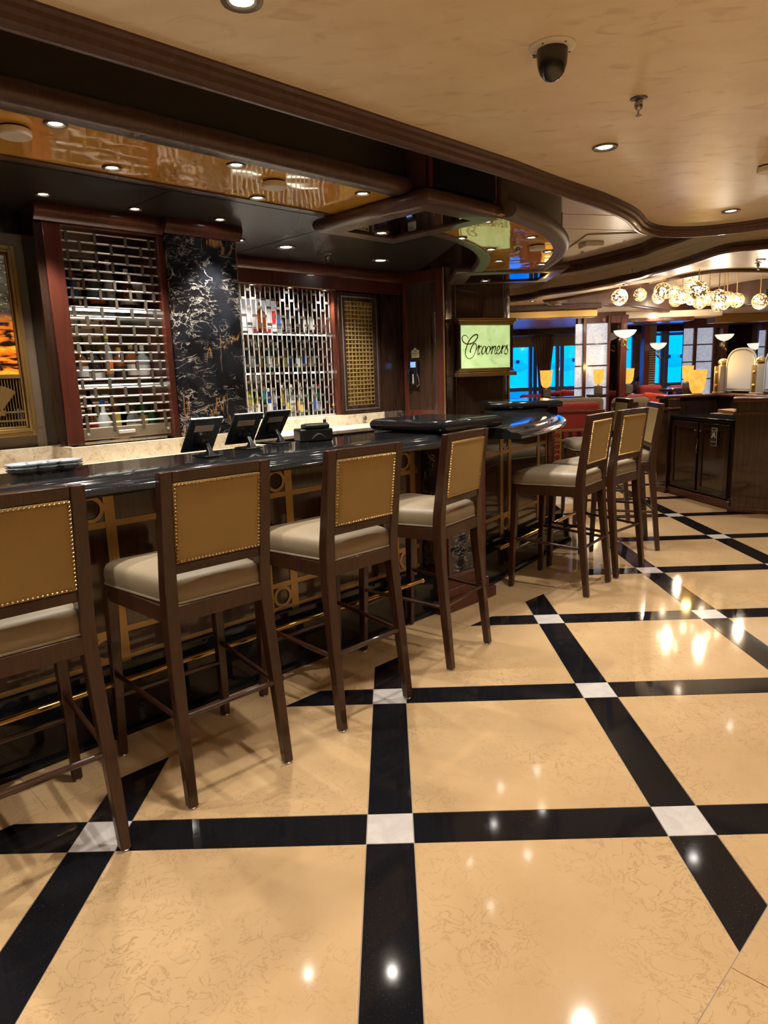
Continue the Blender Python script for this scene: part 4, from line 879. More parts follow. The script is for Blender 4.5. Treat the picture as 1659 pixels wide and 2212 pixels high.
def sprinkler(p, z, lb):
    t = thing('sprinkler', lb, 'sprinkler', (p.x, p.y, z), rz=0); MB().lathe([(.035, 0), (.033, -.006), (.014, -.009)], 18).build('escutcheon', 'steel', t)
    MB().lathe([(.012, -.006), (.018, -.02), (.016, -.035), (.008, -.046)], 12).build('body', 'steel', t); MB().lathe([(.004, -.04), (.004, -.062), (.012, -.064), (.012, -.067)], 10).build('deflector', 'steel', t)
for p, z, lb in (((1380,212), 2.6, 'chrome sprinkler head in the tan ceiling'), ((708,549), 2.65, 'chrome sprinkler head in the dark bar ceiling'), ((1118,533), 2.457, 'chrome sprinkler head in the curved amber canopy'), ((1258,540), 2.95, 'chrome sprinkler head in the metal panel ceiling'), ((1638,568), 2.56, 'chrome sprinkler head in the lounge ceiling')): sprinkler(pz(*p, z), z, lb)
for p, z, r, lb in (((30,276), 2.522, .062, 'round cream speaker disc at the outer end of the long canopy'), ((592,392), 2.522, .062, 'round cream speaker disc midway along the long canopy'), ((1160,530), 2.457, .06, 'round cream speaker disc in the curved canopy'), ((1659,358), 2.6, .055, 'round cream detector disc in the tan ceiling')):
    q = pz(*p, z); t = thing('ceiling_disc', lb, 'speaker', (q.x, q.y, z), rz=0); MB().lathe([(r*.9, 0), (r*.9, -.008)], 24).build('gap', 'plastic', t); MB().lathe([(r, -.008), (r, -.03), (r*.93, -.034)], 28).build('disc', 'whiteplastic', t)
q = pz(1193, 100, 2.6); t = thing('dome_camera', 'smoked dome security camera in the tan ceiling', 'camera', (q.x, q.y, 2.6), rz=0)
MB().lathe([(.078, 0), (.078, -.004), (.07, -.010), (.05, -.012)], 32).build('flange', 'whiteplastic', t); MB().lathe([(.052, -.008), (.052, -.035), (.049, -.06), (.040, -.085), (.024, -.103), (.006, -.109)], 28).build('dome', 'dome', t)
MB().box(-.055, -.02, .03, .052, -.0135, -.0115).build('plate_sticker', 'bronze', t, smooth=0)
for a in (.3, 1.4, 2.6, 4.0, 5.2): MB().lathe([(.004, -.0105), (.003, -.0125)], 8, (.066*math.cos(a), .066*math.sin(a), 0)).build('screw', 'bronze', t)
q = pz(1277, 525, 2.93); t = thing('access_point', 'white wireless access point on the metal panel ceiling', 'access point', (q.x, q.y, 2.95), rz=.2); MB().box(-.11, .11, -.10, .10, -.07, -.012).build('body', 'whiteplastic', t, bevel=.012); MB().box(-.12, .04, -.08, .09, -.012, 0).build('bracket', 'plastic', t)

# ------------------------------------------------------------------ lounge: window wall and outside
def tmat(name, col):
    m = bpy.data.materials.new(name); m.use_nodes = True; nt = m.node_tree; nt.nodes.clear(); o = nt.nodes.new('ShaderNodeOutputMaterial'); mx = nt.nodes.new('ShaderNodeMixShader'); a = nt.nodes.new('ShaderNodeBsdfTransparent'); b = nt.nodes.new('ShaderNodeBsdfGlossy')
    a.inputs[0].default_value = (*col, 1); b.inputs['Roughness'].default_value = .02; mx.inputs[0].default_value = .06
    nt.links.new(a.outputs[0], mx.inputs[1]); nt.links.new(b.outputs[0], mx.inputs[2]); nt.links.new(mx.outputs[0], o.inputs[0]); return m
M['pane'] = tmat('window_pane', (.5, .86, 1)); M['frost2'] = M['frost']
YW = 18.5
def wx(px): return py(px, 800, YW).x
def wz(yy, px=1200): return py(px, yy, YW).z
zt, zr0, zr1, zb = 2.42, 1.04, 1.14, .5
wf = MB(); wf.box(X0, X1, YW, YW+.15, 0, zb); wf.box(X0, X1, YW, YW+.15, zt, 3.0); struct('wall_far', wf, 'dwood', smooth=0, label='dark window wall of the lounge')
pier = MB()
for a, b in ((X0, wx(1040)), (wx(1262), wx(1335)), (wx(1385), wx(1414)), (wx(1484), X1)): pier.box(a, b, YW, YW+.15, zb, zt)
struct('wall_far', pier, 'dwood', smooth=0, label='dark piers between the lounge windows')
wn = 0
for a, b, mul in ((1040, 1262, (1070, 1147, 1157, 1205, 1215)), (1335, 1385, (1369,)), (1414, 1484, (1431, 1440))):
    wn += 1; x0, x1 = wx(a), wx(b)
    win = MB().box(x0, x1, YW+.04, YW+.11, zb, zb+.05).box(x0, x1, YW+.04, YW+.11, zr0, zr1).box(x0, x1, YW+.04, YW+.11, zt-.06, zt)
    w_ = win.build('window_%d' % wn, 'winframe', None, None, smooth=0, kind='structure')
    for mx_ in mul: MB().box(wx(mx_)-.045, wx(mx_)+.045, YW+.03, YW+.12, zb, zt).build('mullion', 'winframe', w_, smooth=0)
    ed = [x0]+[wx(q) for q in mul]+[x1]
    for k in range(len(ed)-1):
        for z0, z1 in ((zb+.05, zr0), (zr1, zt-.06)): MB().box(ed[k], ed[k+1], YW+.07, YW+.078, z0, z1).build('pane', 'pane', w_, smooth=0)
# ship deck outside
struct('floor', MB().box(-6, 30, YW+.15, 40, -.1, 0), 'shipwhite', smooth=0, label='pale outer deck beyond the windows')
tag(MB().box(-6, 20, 24, 24.3, 0, 1.0).build('deck_bulwark', 'shipwhite', None, smooth=0), 'pale blue ship bulwark outside the lounge windows', 'bulwark')
for k, px_ in enumerate((1105, 1225, 1455)):
    x = py(px_, 800, 34).x; lb = thing('lifeboat', ['pale lifeboat hanging outside the leftmost lounge window', 'pale lifeboat outside the window beside the onyx pillar', 'pale lifeboat outside the window right of the dark pilaster'][k], 'lifeboat', (x, 34, 0), rz=0)
    for sx in (-.9, .9): MB().box(sx-.05, sx+.05, .3, .4, 0, 2.6).box(sx-.05, sx+.05, -.05, .4, 2.5, 2.6).box(sx-.015, sx+.015, -.015, .015, 1.75, 2.5).build('davit', 'shipwhite', lb, smooth=0)
    MB().sphere((0, 0, 1.82), .5, 16, 8, (1.6, .7, .55)).build('hull', 'shipwhite', lb); MB().box(-.5, .5, -.25, .25, 1.95, 2.16).build('cabin', 'shipwhite', lb, bevel=.06)
    for sx in (-.35, .25): MB().lathe([(.09, 0), (.09, .01)], 14, (sx, -.255, 2.06), True, Matrix.Rotation(PI/2, 4, 'X')).build('porthole', 'plastic', lb)
# header, blinds, curtains
bl = [(1105, 1158, 'left'), (1193, 1262, 'right')]
for k, (a, b, s_) in enumerate(bl): tag(MB().box(wx(a)-.1, wx(b), YW-.12, YW-.03, 2.18, 2.46).build('roman_blind', 'blind', None, bevel=.03), ['folded beige roman blind left of the tied curtain', 'folded beige roman blind right of the tied curtain'][k], 'blind')
def curtain(px0, px1, pw0, pw1, Y, lb, z0=.3, z1=2.45):
    mb = MB(); n = 40; rows = 14; x0, x1 = py(px0, 800, Y).x, py(px1, 800, Y).x; t0, t1 = py(pw0, 800, Y).x, py(pw1, 800, Y).x; vs = []
    for j in range(rows+1):
        f = j/rows; z = z1+(z0-z1)*f; k = math.sin(min(1, f*1.35)*PI/2)
        a = x0+(t0-x0)*k; b = x1+(t1-x1)*k
        for i in range(n+1): g = i/n; vs.append((a+(b-a)*g, Y+.05*math.sin(g*PI*11)+.02*math.sin(g*40+j), z))
    fs = [(j*(n+1)+i, j*(n+1)+i+1, (j+1)*(n+1)+i+1, (j+1)*(n+1)+i) for j in range(rows) for i in range(n)]
    o = mb.add(vs, fs).build('curtain', 'curtain', None, smooth=60); md = o.modifiers.new('s', 'SOLIDIFY'); md.thickness = .012; tag(o, lb, 'curtain')
curtain(1153, 1196, 1165, 1187, YW-.25, 'brown tied-back curtain between the blue windows left of the onyx pillar'); curtain(1365, 1386, 1369, 1384, YW-.25, 'long brown curtain beside the dark pilaster')
# ceilings beams near the windows
def beam(px0, px1, Y, z0, z1, dpt, mt, lb, n):
    o = MB().box(py(px0, 700, Y).x, py(px1, 700, Y).x, Y, Y+dpt, z0, z1).build('trim_%d' % n, mt, None, bevel=.01, kind='structure'); o['label'] = lb
beam(1000, 1290, 11.3, 2.36, 2.475, .3, 'goldpaint', 'gold fabric band over the lounge entrance', 11); beam(1000, 1300, 11.2, 2.475, 2.56, .4, 'mould', 'brown moulding over the gold band', 12)
beam(1290, 1560, 13.2, 2.44, 2.56, .4, 'beige', 'beige beam between the onyx pillars', 13); beam(1290, 1500, 13.15, 2.37, 2.44, .5, 'rwood', 'dark red moulding under the beige beam', 14)
beam(1040, 1262, 17.2, 2.42, 2.56, 1.2, 'dwood', 'dark valance box over the left windows', 15); beam(1330, 1500, 17.4, 2.40, 2.56, 1.0, 'dwood', 'dark valance box over the right windows', 16)
beam(1545, 1800, 14.6, 2.40, 2.56, .4, 'goldpaint', 'gold band right of the second onyx pillar', 17)
# onyx pillars
def onyx_pillar(Y, L, c0, c1, r, mir0, mir1, end, rows_px, lb):
    """L..c0 narrow left face, c0..c1 post, c1..r wide face, r..end mirror bay"""
    X = lambda p: py(p, 790, Y).x; t = thing('onyx_pillar', lb, 'pillar', ((X(L)+X(end))/2, Y, 0))
    zt_ = py((c1+r)/2, rows_px[0], Y).z; hh = [py((c1+r)/2, q, Y).z for q in rows_px]+[.25]
    MB().box(X(L)+.05, X(end), Y+.06, Y+.22, 0, 2.56).build('core', 'rwood', t, smooth=0)
    for a, b in ((c0, c1), (r, r+5)): MB().box(X(a), X(b), Y-.03, Y+.1, 0, zt_+.12).build('post', 'rwood', t, bevel=.006)
    for i in range(len(hh)-1):
        z1, z0 = hh[i]-.012, hh[i+1]+.012
        if z1-z0 < .05: continue
        for a, b in ((L, c0), (c1, r)): MB().box(X(a), X(b), Y+.02, Y+.055, z0, z1).build('onyx_pane', 'onyx', t, smooth=0)
        MB().box(X(L), X(r), Y, Y+.05, z0-.024, z0).build('glazing_bar', 'dwood', t, smooth=0)
    if mir1 > mir0:
        MB().box(X(mir0), X(mir1), Y+.03, Y+.05, .3, zt_-.02).build('mirror', 'mirror', t, smooth=0); MB().box(X(mir1), X(end), Y-.06, Y+.1, 0, zt_+.1).build('post', 'rwood', t, bevel=.01)
        MB().box(X(mir0)-.02, X(end)+.02, Y-.05, Y+.1, zt_-.02, zt_+.12).build('head_moulding', 'rwood', t, bevel=.01)
    return t
onyx_pillar(13, 1243, 1258, 1265, 1311, 1317, 1337, 1351, (697, 743, 790, 837), 'white onyx panel pillar with mirror bay next to the tied curtain')
onyx_pillar(15.6, 1476, 1495, 1502, 1537, 1541, 1556, 1566, (707, 744, 781, 818), 'white onyx panel pillar behind the host stand lamp')
onyx_pillar(15.6, 1638, 1650, 1656, 1700, 0, 0, 1700, (711, 748, 785, 822), 'white onyx panel pillar beyond the frosted glass screen')
def sconce(px, yy, Y, lb, s=1.0):
    p = py(px, yy, Y); t = thing('wall_sconce', lb, 'wall lamp', (p.x, p.y, p.z-.2), rz=0)
    MB().lathe([(.02*s, .10), (.07*s, .115), (.13*s, .16), (.165*s, .215), (.17*s, .235), (.16*s, .23)], 22).build('bowl', 'bowl', t, smooth=60); MB().lathe([(.012, -.06), (.03, -.03), (.02, .02), (.035, .06), (.02, .11)], 12).build('stem', 'brass', t)
    MB().tube(crom([(0, 0, -.05), (.08, .05, -.1), (.06, .13, -.02), (0, .2, 0)], 5), .012, 8).build('arm', 'brass', t)
sconce(1350, 718, 12.6, 'opal bowl sconce on the first onyx pillar', 1.15); sconce(1422, 745, 15.2, 'opal bowl sconce on the dark pilaster between the windows'); sconce(1565, 726, 15.1, 'opal bowl sconce on the second onyx pillar', 1.1); sconce(1632, 745, 15.8, 'opal bowl sconce beside the third onyx pillar')
ps = thing('window_pilaster', 'dark pilaster with a slatted mirror strip between the windows', 'pilaster', (py(1402, 800, 15.5).x, 15.5, 0))
X = lambda p: py(p, 800, 15.5).x
MB().box(X(1390), X(1402), 15.5, 15.75, 0, 2.45).build('post', 'rwood', ps, bevel=.01); MB().box(X(1402), X(1419), 15.6, 15.7, 0, 2.45).build('strip', 'bronze', ps, smooth=0)
for k in range(30): MB().box(X(1403), X(1418), 15.57, 15.6, .62+k*.05, .64+k*.05).build('slat', 'blind', ps, smooth=0)

# chandelier
gm = bmesh.new(); bmesh.ops.create_icosphere(gm, subdivisions=4, radius=.1); rg = random.Random(11)
from mathutils import noise as mn
kill = [f for f in gm.faces if abs(mn.noise(f.calc_center_median()*40)) < .15]; bmesh.ops.delete(gm, geom=kill, context='FACES')
inv = gm.copy(); globe_me = bpy.data.meshes.new('globe'); gm.to_mesh(globe_me); globe_me.materials.append(M['lace']); gm.free(); inv.free()
bulb_me = MB().sphere((0, 0, 0), .042, 12, 8).mesh('bulb', 'bulb'); stem_me = MB().tube([(0, 0, .095), (0, 0, 1.0)], .007, 6).mesh('stem', 'gold')
ch = [(1338.5,642,15.6),(1382.7,637,14),(1431,629,16.5),(1423,641,14.5),(1454.7,632.5,14),(1460,648.7,14),(1474,639,15),(1494.8,617.3,16),(1508.8,626,18),(1492.6,646.6,12.5),(1512,652,14),(1531.5,644.4,15.5),(1552,643,16),(1552,659.5,14.5),(1570.5,645.5,14.5),(1563,655,14),(1591,648.7,14.5),(1615.5,648.3,12),(1641.5,651,15)]
for i, (x, y, r) in enumerate(ch):
    d = 148.5/r*(1.06 if i % 2 else .95); p = py(x, y, d); t = thing('pendant_globe', 'pierced gold globe pendant of the lounge chandelier', 'pendant light', (p.x, p.y, p.z), rz=0, group='globe pendants of the chandelier')
    inst(globe_me, 'globe', t, rot=(i*.7, i*1.3, i)); inst(bulb_me, 'bulb', t)
    sl = 2.945-p.z; MB().tube([(0, 0, .095), (0, 0, max(.12, sl))], .006, 6).build('stem', 'gold', t); MB().lathe([(.03, max(.1, sl)-.012), (.03, max(.1, sl))], 12).build('canopy_plate', 'gold', t)
    if i % 3 == 0:
        ld = bpy.data.lights.new('globe_light', 'POINT'); ld.energy = 22*SPOT; ld.shadow_soft_size = .05; ld.color = (1, .82, .6); o = bpy.data.objects.new('glow', ld); C.objects.link(o); o.parent = t; o.location = (0, 0, -.14)

# table lamps
def table_lamp(p, s, lb, base=True, base_h=.16):
    t = thing('table_lamp', lb, 'lamp', p, rz=0)
    b0 = base_h if base else 0.0
    MB().lathe([(.02*s, b0), (.055*s, b0+.012*s), (.085*s, b0+.06*s), (.098*s, b0+.15*s), (.105*s, b0+.27*s), (.112*s, b0+.30*s), (.108*s, b0+.30*s), (.10*s, b0+.27*s)], 24).build('shade', 'shade', t, smooth=60)
    if base: MB().box(-.07*s, .07*s, -.07*s, .07*s, 0, base_h-.02).build('base', 'bronze', t, bevel=.01); MB().lathe([(.03*s, base_h-.03), (.02*s, base_h-.01), (.03*s, base_h+.015)], 12).build('neck', 'brass', t)
    else: MB().lathe([(.07*s, 0), (.05*s, .012)], 16).build('base', 'bronze', t)
    ld = bpy.data.lights.new('lamp_glow', 'POINT'); ld.energy = 8*SPOT; ld.color = (1, .6, .2); ld.shadow_soft_size = .05; o = bpy.data.objects.new('glow', ld); C.objects.link(o); o.parent = t; o.location = (0, 0, b0+.36*s)
def partition(x0, x1, y0, y1, z, mt, lb, top='dwood'):
    t = thing('partition', lb, 'partition', ((x0+x1)/2, (y0+y1)/2, 0)); MB().box(x0, x1, y0, y1, 0, z-.04).build('panel', mt, t, smooth=0); MB().box(x0-.03, x1+.03, y0-.03, y1+.03, z-.04, z).build('cap', top, t, bevel=.01); return t
pa = py(1180, 858, 12.2); partition(pa.x-.8, pa.x+.62, 12.1, 12.35, pa.z, 'red', 'red upholstered partition carrying the lamp next to the sign column'); table_lamp((pa.x, 12.22, pa.z), 1.0, 'amber glass lamp on a block base near the sign column')
pb = py(1257, 853, 13.6)
pt = thing('pedestal_table', 'round dark pedestal table carrying the amber lamp by the onyx pillar', 'table', (pb.x, 12.55, 0), rz=0); pb = py(1257, 853, 12.55)
MB().lathe([(.19, pb.z-.05), (.21, pb.z-.03), (.21, pb.z-.005), (.2, pb.z)], 28).build('top', 'dwood', pt); MB().lathe([(.2, 0), (.2, .03), (.05, .06), (.05, pb.z-.06), (.12, pb.z-.045)], 18).build('stem', 'dwood', pt)
table_lamp((pt.location.x, 12.55, pb.z), .9, 'amber glass lamp on the round pedestal table', True, .17)
pc = py(1360, 850, 14.6); tag(MB().box(pc.x-.2, pc.x+.12, 14.55, 14.85, 0, pc.z).build('side_table', 'dwood', None, bevel=.01), 'dark side table behind the mirror bay', 'table'); table_lamp((pc.x, 14.7, pc.z), 1.05, 'amber glass lamp half hidden by the mirror bay', True, .2)
pe = py(1484, 838, 13.5); tag(MB().box(pe.x-.12, pe.x+.2, 13.4, 13.7, 0, pe.z).build('side_table', 'dwood', None, bevel=.01), 'dark side table behind the host stand', 'table'); table_lamp((pe.x, 13.5, pe.z), 1.0, 'pale amber lamp behind the large host stand lamp', True, .12)

# seating
def armchair(x, y, rz, z, lb, mt='red', cush=True, wd=.8):
    t = thing('armchair', lb, 'armchair', (x, y, 0), rz=rz); h = z
    MB().box(-wd/2, wd/2, -.35, .35, .08, .45).build('seat', mt, t, bevel=.05, seg=3); MB().box(-wd/2, wd/2, .22, .42, .3, h).build('backrest', mt, t, bevel=.08, seg=4)
    for s in (-1, 1): MB().box(s*wd/2-.09, s*wd/2+.09, -.36, .4, .08, .68).build('arm', mt, t, bevel=.07, seg=4)
    if cush: MB().box(-.22, .22, .02, .17, .45, h+.02).xform(Matrix.Rotation(.12, 4, 'Y')).build('cushion', 'cushion', t, bevel=.06, seg=3)
    for sx in (-1, 1):
        for sy in (-.3, .34): MB().box(sx*wd*.42-.025, sx*wd*.42+.025, sy-.025, sy+.025, 0, .1).build('leg', 'dwood', t)
P = lambda px, yy, Y: py(px, yy, Y)
a = P(1222, 845, 15.0); armchair(a.x, 15.0, 0, a.z, 'red armchair with orange cushion below the tied curtain', wd=.62); a = P(1170, 852, 16.2); armchair(a.x-.1, 16.2, 0, a.z, 'red armchair partly behind the first amber lamp', cush=False, wd=.7)
a = P(1250, 870, 11.4); so = thing('banquette', 'red and taupe banquette below the onyx pillar', 'sofa', (a.x, 11.5, 0), rz=0)
MB().box(-.42, .36, -.1, .12, 0, a.z).build('backrest', 'red', so, bevel=.05, seg=3); MB().box(-.5, .5, .14, .3, 0, a.z+.07).build('back_cushion', 'taupefab', so, bevel=.07, seg=3); MB().box(-.62, .42, -.16, -.1, a.z-.16, a.z-.12).build('top_rail', 'rwood', so, bevel=.008)
MB().box(-.5, .42, -.14, -.11, .1, a.z-.16).build('front_panel', 'red', so, smooth=0)
for k in range(6): MB().box(-.45+k*.14, -.39+k*.14, -.17, -.14, .12, .55).build('slat', 'dwood', so, smooth=0)
a = P(1403, 852, 11.9); armchair(a.x+.02, 11.9, 0, a.z, 'large red armchair with orange cushion beside the host stand', wd=.62)
a = P(1400, 832, 14.4); armchair(a.x+.14, 15.0, PI, a.z, 'red armchair where the seated person leans', cush=False, wd=.5); a = P(1450, 833, 14.2); armchair(a.x+.32, 14.2, 0, a.z, 'red armchair behind the dark round table', cush=False, wd=.5)
a = P(1345, 856, 10.8); so = thing('sofa', 'taupe curved sofa back behind the bar stools', 'sofa', (a.x+.15, 10.9, 0), rz=-.15); MB().box(-.28, .3, -.1, .1, 0, a.z-.02).build('backrest', 'taupefab', so, bevel=.09, seg=4); MB().box(-.28, .3, .1, .5, .0, .45).build('seat', 'taupefab', so, bevel=.05)
MB().box(-.3, .1, -.14, -.1, a.z-.16, a.z-.1).build('rail', 'dwood', so)
a = P(1449, 838, 12.8); tb = thing('cocktail_table', 'dark round cocktail table in front of the red armchairs', 'table', (a.x, 12.8, 0), rz=0); MB().lathe([(.19, a.z-.06), (.21, a.z-.02), (.19, a.z)], 24).build('top', 'dwood', tb); MB().lathe([(.2, 0), (.04, .04), (.04, a.z-.06)], 14).build('stem', 'dwood', tb)
a = P(1418, 853, 10.3); tag(MB().box(a.x-.12, a.x+.28, 10.2, 10.9, 0, .72).build('planter_wall', 'dwood', None, smooth=0), 'low dark panelled wall behind the host stand', 'partition')

# seated person
a = P(1380, 828, 16.4); pn = thing('person', 'seated person with dark hair in a dark top behind the red armchair', 'person', (a.x, 16.4, 0), rz=-.9)
tag(MB().box(a.x-.22, a.x+.22, 16.25, 16.7, 0, .42+a.z-1.15).build('ottoman', 'red', None, bevel=.04), 'red ottoman under the seated person', 'ottoman')
me = bpy.data.meshes.new('body'); V = [(0,0,.48),(0,.03,.70),(0,.04,.93),(0,.02,1.03),(0,-.01,1.12),(0,-.02,1.20),(.17,.03,.94),(.24,-.02,.72),(.20,-.2,.62),(.17,-.28,.66),(-.17,.03,.94),(-.24,-.02,.72),(-.2,-.2,.62),(-.17,-.28,.66),(.1,-.35,.5),(.1,-.42,.1),(-.1,-.35,.5),(-.1,-.42,.1),(.1,-.5,.04),(-.1,-.5,.04)]
Ed = [(0,1),(1,2),(2,3),(3,4),(4,5),(2,6),(6,7),(7,8),(8,9),(2,10),(10,11),(11,12),(12,13),(0,14),(14,15),(0,16),(16,17),(15,18),(17,19)]; dz = a.z-1.15
me.from_pydata([(x, y, z+dz if i < 14 else z) for i, (x, y, z) in enumerate(V)], Ed, []); bo = bpy.data.objects.new('body', me); C.objects.link(bo); bo.parent = pn; me.materials.append(M['shirt'])
md = bo.modifiers.new('skin', 'SKIN'); rad_ = [.13,.13,.14,.05,.085,.07,.06,.05,.04,.035,.06,.05,.04,.035,.08,.05,.08,.05,.045,.045]
for sv, r in zip(me.skin_vertices[0].data, rad_): sv.radius = (r, r*.9)
me.skin_vertices[0].data[0].use_root = True; md2 = bo.modifiers.new('sub', 'SUBSURF'); md2.levels = 1; md2.render_levels = 1
MB().sphere((0, -.025, 1.15+dz), .088, 14, 10, (.88, 1, 1.15)).build('face', 'skin', pn); MB().sphere((0, .005, 1.19+dz), .11, 14, 10, (.98, .98, 1.08)).build('hair', 'hair', pn)
MB().sphere((0, -.115, 1.14+dz), .014).build('nose', 'skin', pn)
for s in (-1, 1): MB().sphere((s*.032, -.105, 1.165+dz), .01).build('eye', 'plastic', pn)
MB().box(-.022, .022, -.112, -.1, 1.10+dz, 1.106+dz).build('mouth', 'cushion', pn)

# brass ring balustrade
a = py(1212, 930, 9.8); bz1 = a.z; bs = thing('ring_balustrade', 'pale metal balustrade with a column of rings at the lounge entrance', 'balustrade', (a.x+.2, 9.8, 0))
xr = py(1203, 960, 9.8).x; xe = py(1275, 960, 9.8).x
for xx in (xr-.045, xr+.05): MB().box(xx-.012, xx+.012, 9.79, 9.81, 0, bz1+.02).build('post', 'inlay', bs, smooth=0)
for zz in (bz1, bz1-.14, .2): MB().box(xr-.05, xe, 9.785, 9.815, zz-.014, zz+.014).build('rail', 'inlay', bs, smooth=0)
for k in range(3): ring_mb((xr, 9.79, bz1-.07-k*.155), .055, .016, (1,0,0), (0,-1,0), .02).build('ring', 'inlay', bs, smooth=0)
MB().box(xe-.02, xe+.02, 9.78, 9.82, 0, bz1).build('post', 'inlay', bs, smooth=0); MB().box(xr-.1, xe+.1, 9.7, 9.9, 0, .16).build('kerb', 'rwood', bs, smooth=0)

# ------------------------------------------------------------------ host stand
hs = thing('host_stand', 'dark glossy wood host stand with two cabinet doors and open shelf', 'host stand', (3.61, 7.32, 0), rz=math.radians(9.44))
MB().box(.02, .6, -.06, 1.2, 0, .92).build('carcass', 'panel', hs, smooth=0); MB().box(-.015, .62, -.1, 1.2, .92, .957).build('worktop', 'counter', hs, bevel=.006); MB().box(-.02, .02, -.06, 1.2, 0, .09).build('base_rail', 'rwood', hs, bevel=.008)
for y0, y1 in ((.02, .545), (.585, 1.10)):
    d = MB().box(.0, .02, y0, y1, .11, .90).build('door', 'panel', hs, smooth=0)
    for q in ((y0, y0+.06, .11, .90), (y1-.06, y1, .11, .90), (y0+.06, y1-.06, .11, .18), (y0+.06, y1-.06, .83, .90)): MB().box(-.012, .02, q[0], q[1], q[2], q[3]).build('door_rail', 'dwood', d, bevel=.004)
    MB().lathe([(.008, 0), (.01, .012), (.006, .016)], 10, (-.013, y1-.03 if y0 < .3 else y0+.03, .81), True, Matrix.Rotation(-PI/2, 4, 'Y')).build('knob', 'silver', d)
MB().tube(crom([(-.016, .565, .72), (-.02, .56, .66), (-.02, .572, .6), (-.018, .565, .55)], 5), .006, 6).build('latch', 'silver', hs)
MB().box(-.04, .10, 1.14, 1.36, 0, 1.15).build('pilaster', 'panel', hs, bevel=.006); MB().box(-.06, .12, 1.12, 1.38, 0, .05).build('pilaster_base', 'rwood', hs, bevel=.008)
MB().box(-.05, .115, 1.12, 1.37, 1.02, 1.05).build('moulding', 'rwood', hs, bevel=.01); MB().box(.1, .82, 1.22, 1.36, 0, 1.15).build('side_wall', 'dwood', hs, smooth=0); MB().box(.66, .8, -.3, 1.3, 0, 1.15).build('back_wall', 'dwood', hs, smooth=0)
MB().box(-.07, .86, 1.18, 1.40, 1.15, 1.19).build('ledge_cap', 'rwood', hs, bevel=.014, seg=3); MB().box(.62, .86, -.35, 1.2, 1.15, 1.19).build('ledge_cap', 'rwood', hs, bevel=.014, seg=3)
he = thing('host_stand_end', 'angled dark wood end block of the host stand with rounded cap mouldings', 'host stand', (3.9, 7.1, 0))
poly = [(3.56, 7.15), (3.88, 6.995), (4.75, 6.58), (4.9, 6.9), (3.72, 7.47)]
def off(pl, d): 
    c = np.mean(np.array(pl), 0); return [tuple(np.array(p)+(np.array(p)-c)/np.linalg.norm(np.array(p)-c)*d) for p in pl]
MB().prism(poly, 0, 1.16).build('body', 'panel', he, smooth=0); MB().prism(off(poly, .03), 0, .05).build('base', 'rwood', he, bevel=.01); MB().prism(off(poly, .035), 1.15, 1.195).build('cap', 'rwood', he, bevel=.015, seg=3); MB().prism(off(poly, .028), 1.02, 1.055).build('moulding', 'rwood', he, bevel=.012, seg=3)
# safety sign on the door
def hloc(x, y, z): a_ = math.radians(9.44); return Vector((3.61+x*math.cos(a_)-y*math.sin(a_), 7.32+x*math.sin(a_)+y*math.cos(a_), z))
ms = thing('safety_sign', 'small dark green assembly sign with white pictogram on the cabinet door', 'sign', tuple(hloc(-.016, .27, .66)), rz=math.radians(9.44)); 
MB().box(-.003, .003, -.05, .05, 0, .20).build('border', 'sticker', ms, bevel=.01); MB().box(-.0045, 0, -.043, .043, .007, .193).build('field', 'green', ms, smooth=0)
for y_, z_ in ((.026, .168), (-.026, .168), (.026, .098), (-.026, .098)): MB().box(-.006, -.004, y_-.009, y_+.009, z_-.009, z_+.009).build('arrow', 'sticker', ms, smooth=0)
for y_, z_, r_ in ((0, .155, .008), (.013, .142, .007), (-.013, .142, .007)): MB().sphere((-.005, y_, z_), r_, 8, 6, (.3, 1, 1)).build('pictogram', 'sticker', ms)
for y_ in (-.016, 0, .016): MB().box(-.006, -.004, y_-.007, y_+.007, .105, .14).build('pictogram', 'sticker', ms, smooth=0)
text('sign_text', 'ASSEMBLY', .0175, 'sticker', ms, Matrix.Translation((-.0052, 0, .045)) @ Matrix(((0,0,-1,0),(-1,0,0,0),(0,1,0,0),(0,0,0,1))), .0004)
# menus on the worktop
p = hloc(.22, .32, .958); mn_ = thing('menu_stack', 'pile of dark bound menus lying on the host stand shelf', 'menus', tuple(p), rz=math.radians(16))
for k in range(4): MB().box(-.12, .12, -.2, .2, k*.012, k*.012+.010).build('menu', 'menudark' if k < 3 else 'paper', mn_, bevel=.002)
tag(MB().box(-.1, .1, -.16, .14, 0, .035).build('menu_folder', 'paper', None, bevel=.004), 'thick brown paper folder on top of the menus', 'folder'); fo = bpy.data.objects['menu_folder']; fo.location = p+Vector((0.02, -.03, .048)); fo.rotation_euler = (.06, 0, math.radians(20))
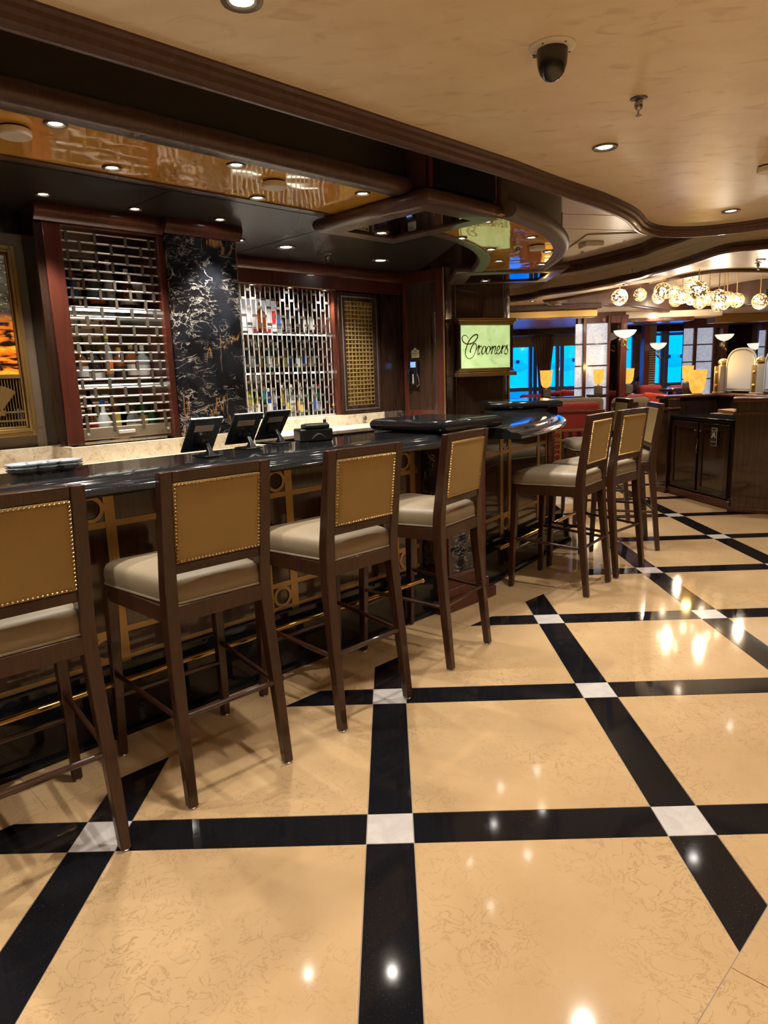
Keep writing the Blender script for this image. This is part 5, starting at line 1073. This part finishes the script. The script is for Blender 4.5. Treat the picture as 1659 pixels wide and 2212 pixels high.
# lamp and frosted screens on the ledge
q = hloc(.42, 1.29, 1.19); table_lamp(tuple(q), .98, 'large amber glass lamp on the host stand ledge', False)
def lp(t, z): return hloc(.74, 1.29-t, z)
def post(t, lb):
    b = lp(t, 1.19); o = thing('screen_post', lb, 'post', tuple(b), rz=math.radians(9.44)); MB().box(-.075, .075, -.06, .06, 0, .33).build('shaft', 'whitepost', o, bevel=.004); MB().box(-.085, .085, -.07, .07, 0, .02).build('foot', 'whitepost', o, bevel=.004)
    MB().box(-.078, -.074, -.03, .03, .02, .33).build('gold_plate', 'goldpaint', o, smooth=0)
    MB().lathe([(.05, .33), (.05, .345), (.03, .35), (.055, .365), (.058, .385), (.045, .405), (.02, .418), (.004, .42)], 20).build('ball_finial', 'gold', o)
    for zz in (.1, .25): MB().sphere((-.08, 0, zz), .02).build('rosette', 'gold', o)
post(.02, 'cream post with gold ball finial beside the host stand lamp'); post(.70, 'cream post with gold ball finial between the frosted screens')
def screen(t0, t1, lb):
    o = thing('frosted_screen', lb, 'glass screen', tuple(lp((t0+t1)/2, 1.19)), rz=math.radians(9.44)); h = (t1-t0)/2
    def arch(s, n=24): 
        hh = h*s; zt0 = .30; out = [(-hh, .03+.0*(1-s)), (hh, .03)]
        for k in range(n+1): a_ = PI*k/n; out.append((hh*math.copysign(abs(math.cos(a_))**.75, math.cos(a_)), zt0+.235*s*math.sin(a_)**.8 if math.sin(a_) > 0 else zt0))
        return out
    def plate(pts, x0, x1, nm, mt):
        n = len(pts); MB().add([(x0, y, z) for y, z in pts]+[(x1, y, z) for y, z in pts], [tuple(range(n)), tuple(range(n, 2*n))[::-1]]+[(i, n+i, n+(i+1) % n, (i+1) % n) for i in range(n)]).build(nm, mt, o, smooth=30)
    plate(arch(1.0), -.006, .006, 'pane', 'frost')
    A, Bb = arch(.93), arch(.87); n = len(A); vs = [(-.0085, y, z) for y, z in A]+[(-.0085, y, z) for y, z in Bb]; vs += [(-.006, y, z) for y, z in A]+[(-.006, y, z) for y, z in Bb]
    MB().add(vs, [(i, (i+1) % n, n+(i+1) % n, n+i) for i in range(1, n-1)]).build('bevel_strip', 'silver', o, smooth=0); MB().box(-.0088, -.006, -h*.95, h*.95, .045, .058).build('bevel_strip', 'silver', o, smooth=0)
screen(.085, .635, 'arched frosted glass screen between the gold finial posts'); screen(.765, 1.3, 'second arched frosted glass screen cut by the picture edge')
# exit sign
p = pz(1659, 618, 2.62); tag(MB().box(p.x-.02, p.x+.28, p.y, p.y+.03, 2.44, 2.58).build('exit_sign', 'green', None, bevel=.004), 'dark green exit sign box under the lounge ceiling', 'sign')
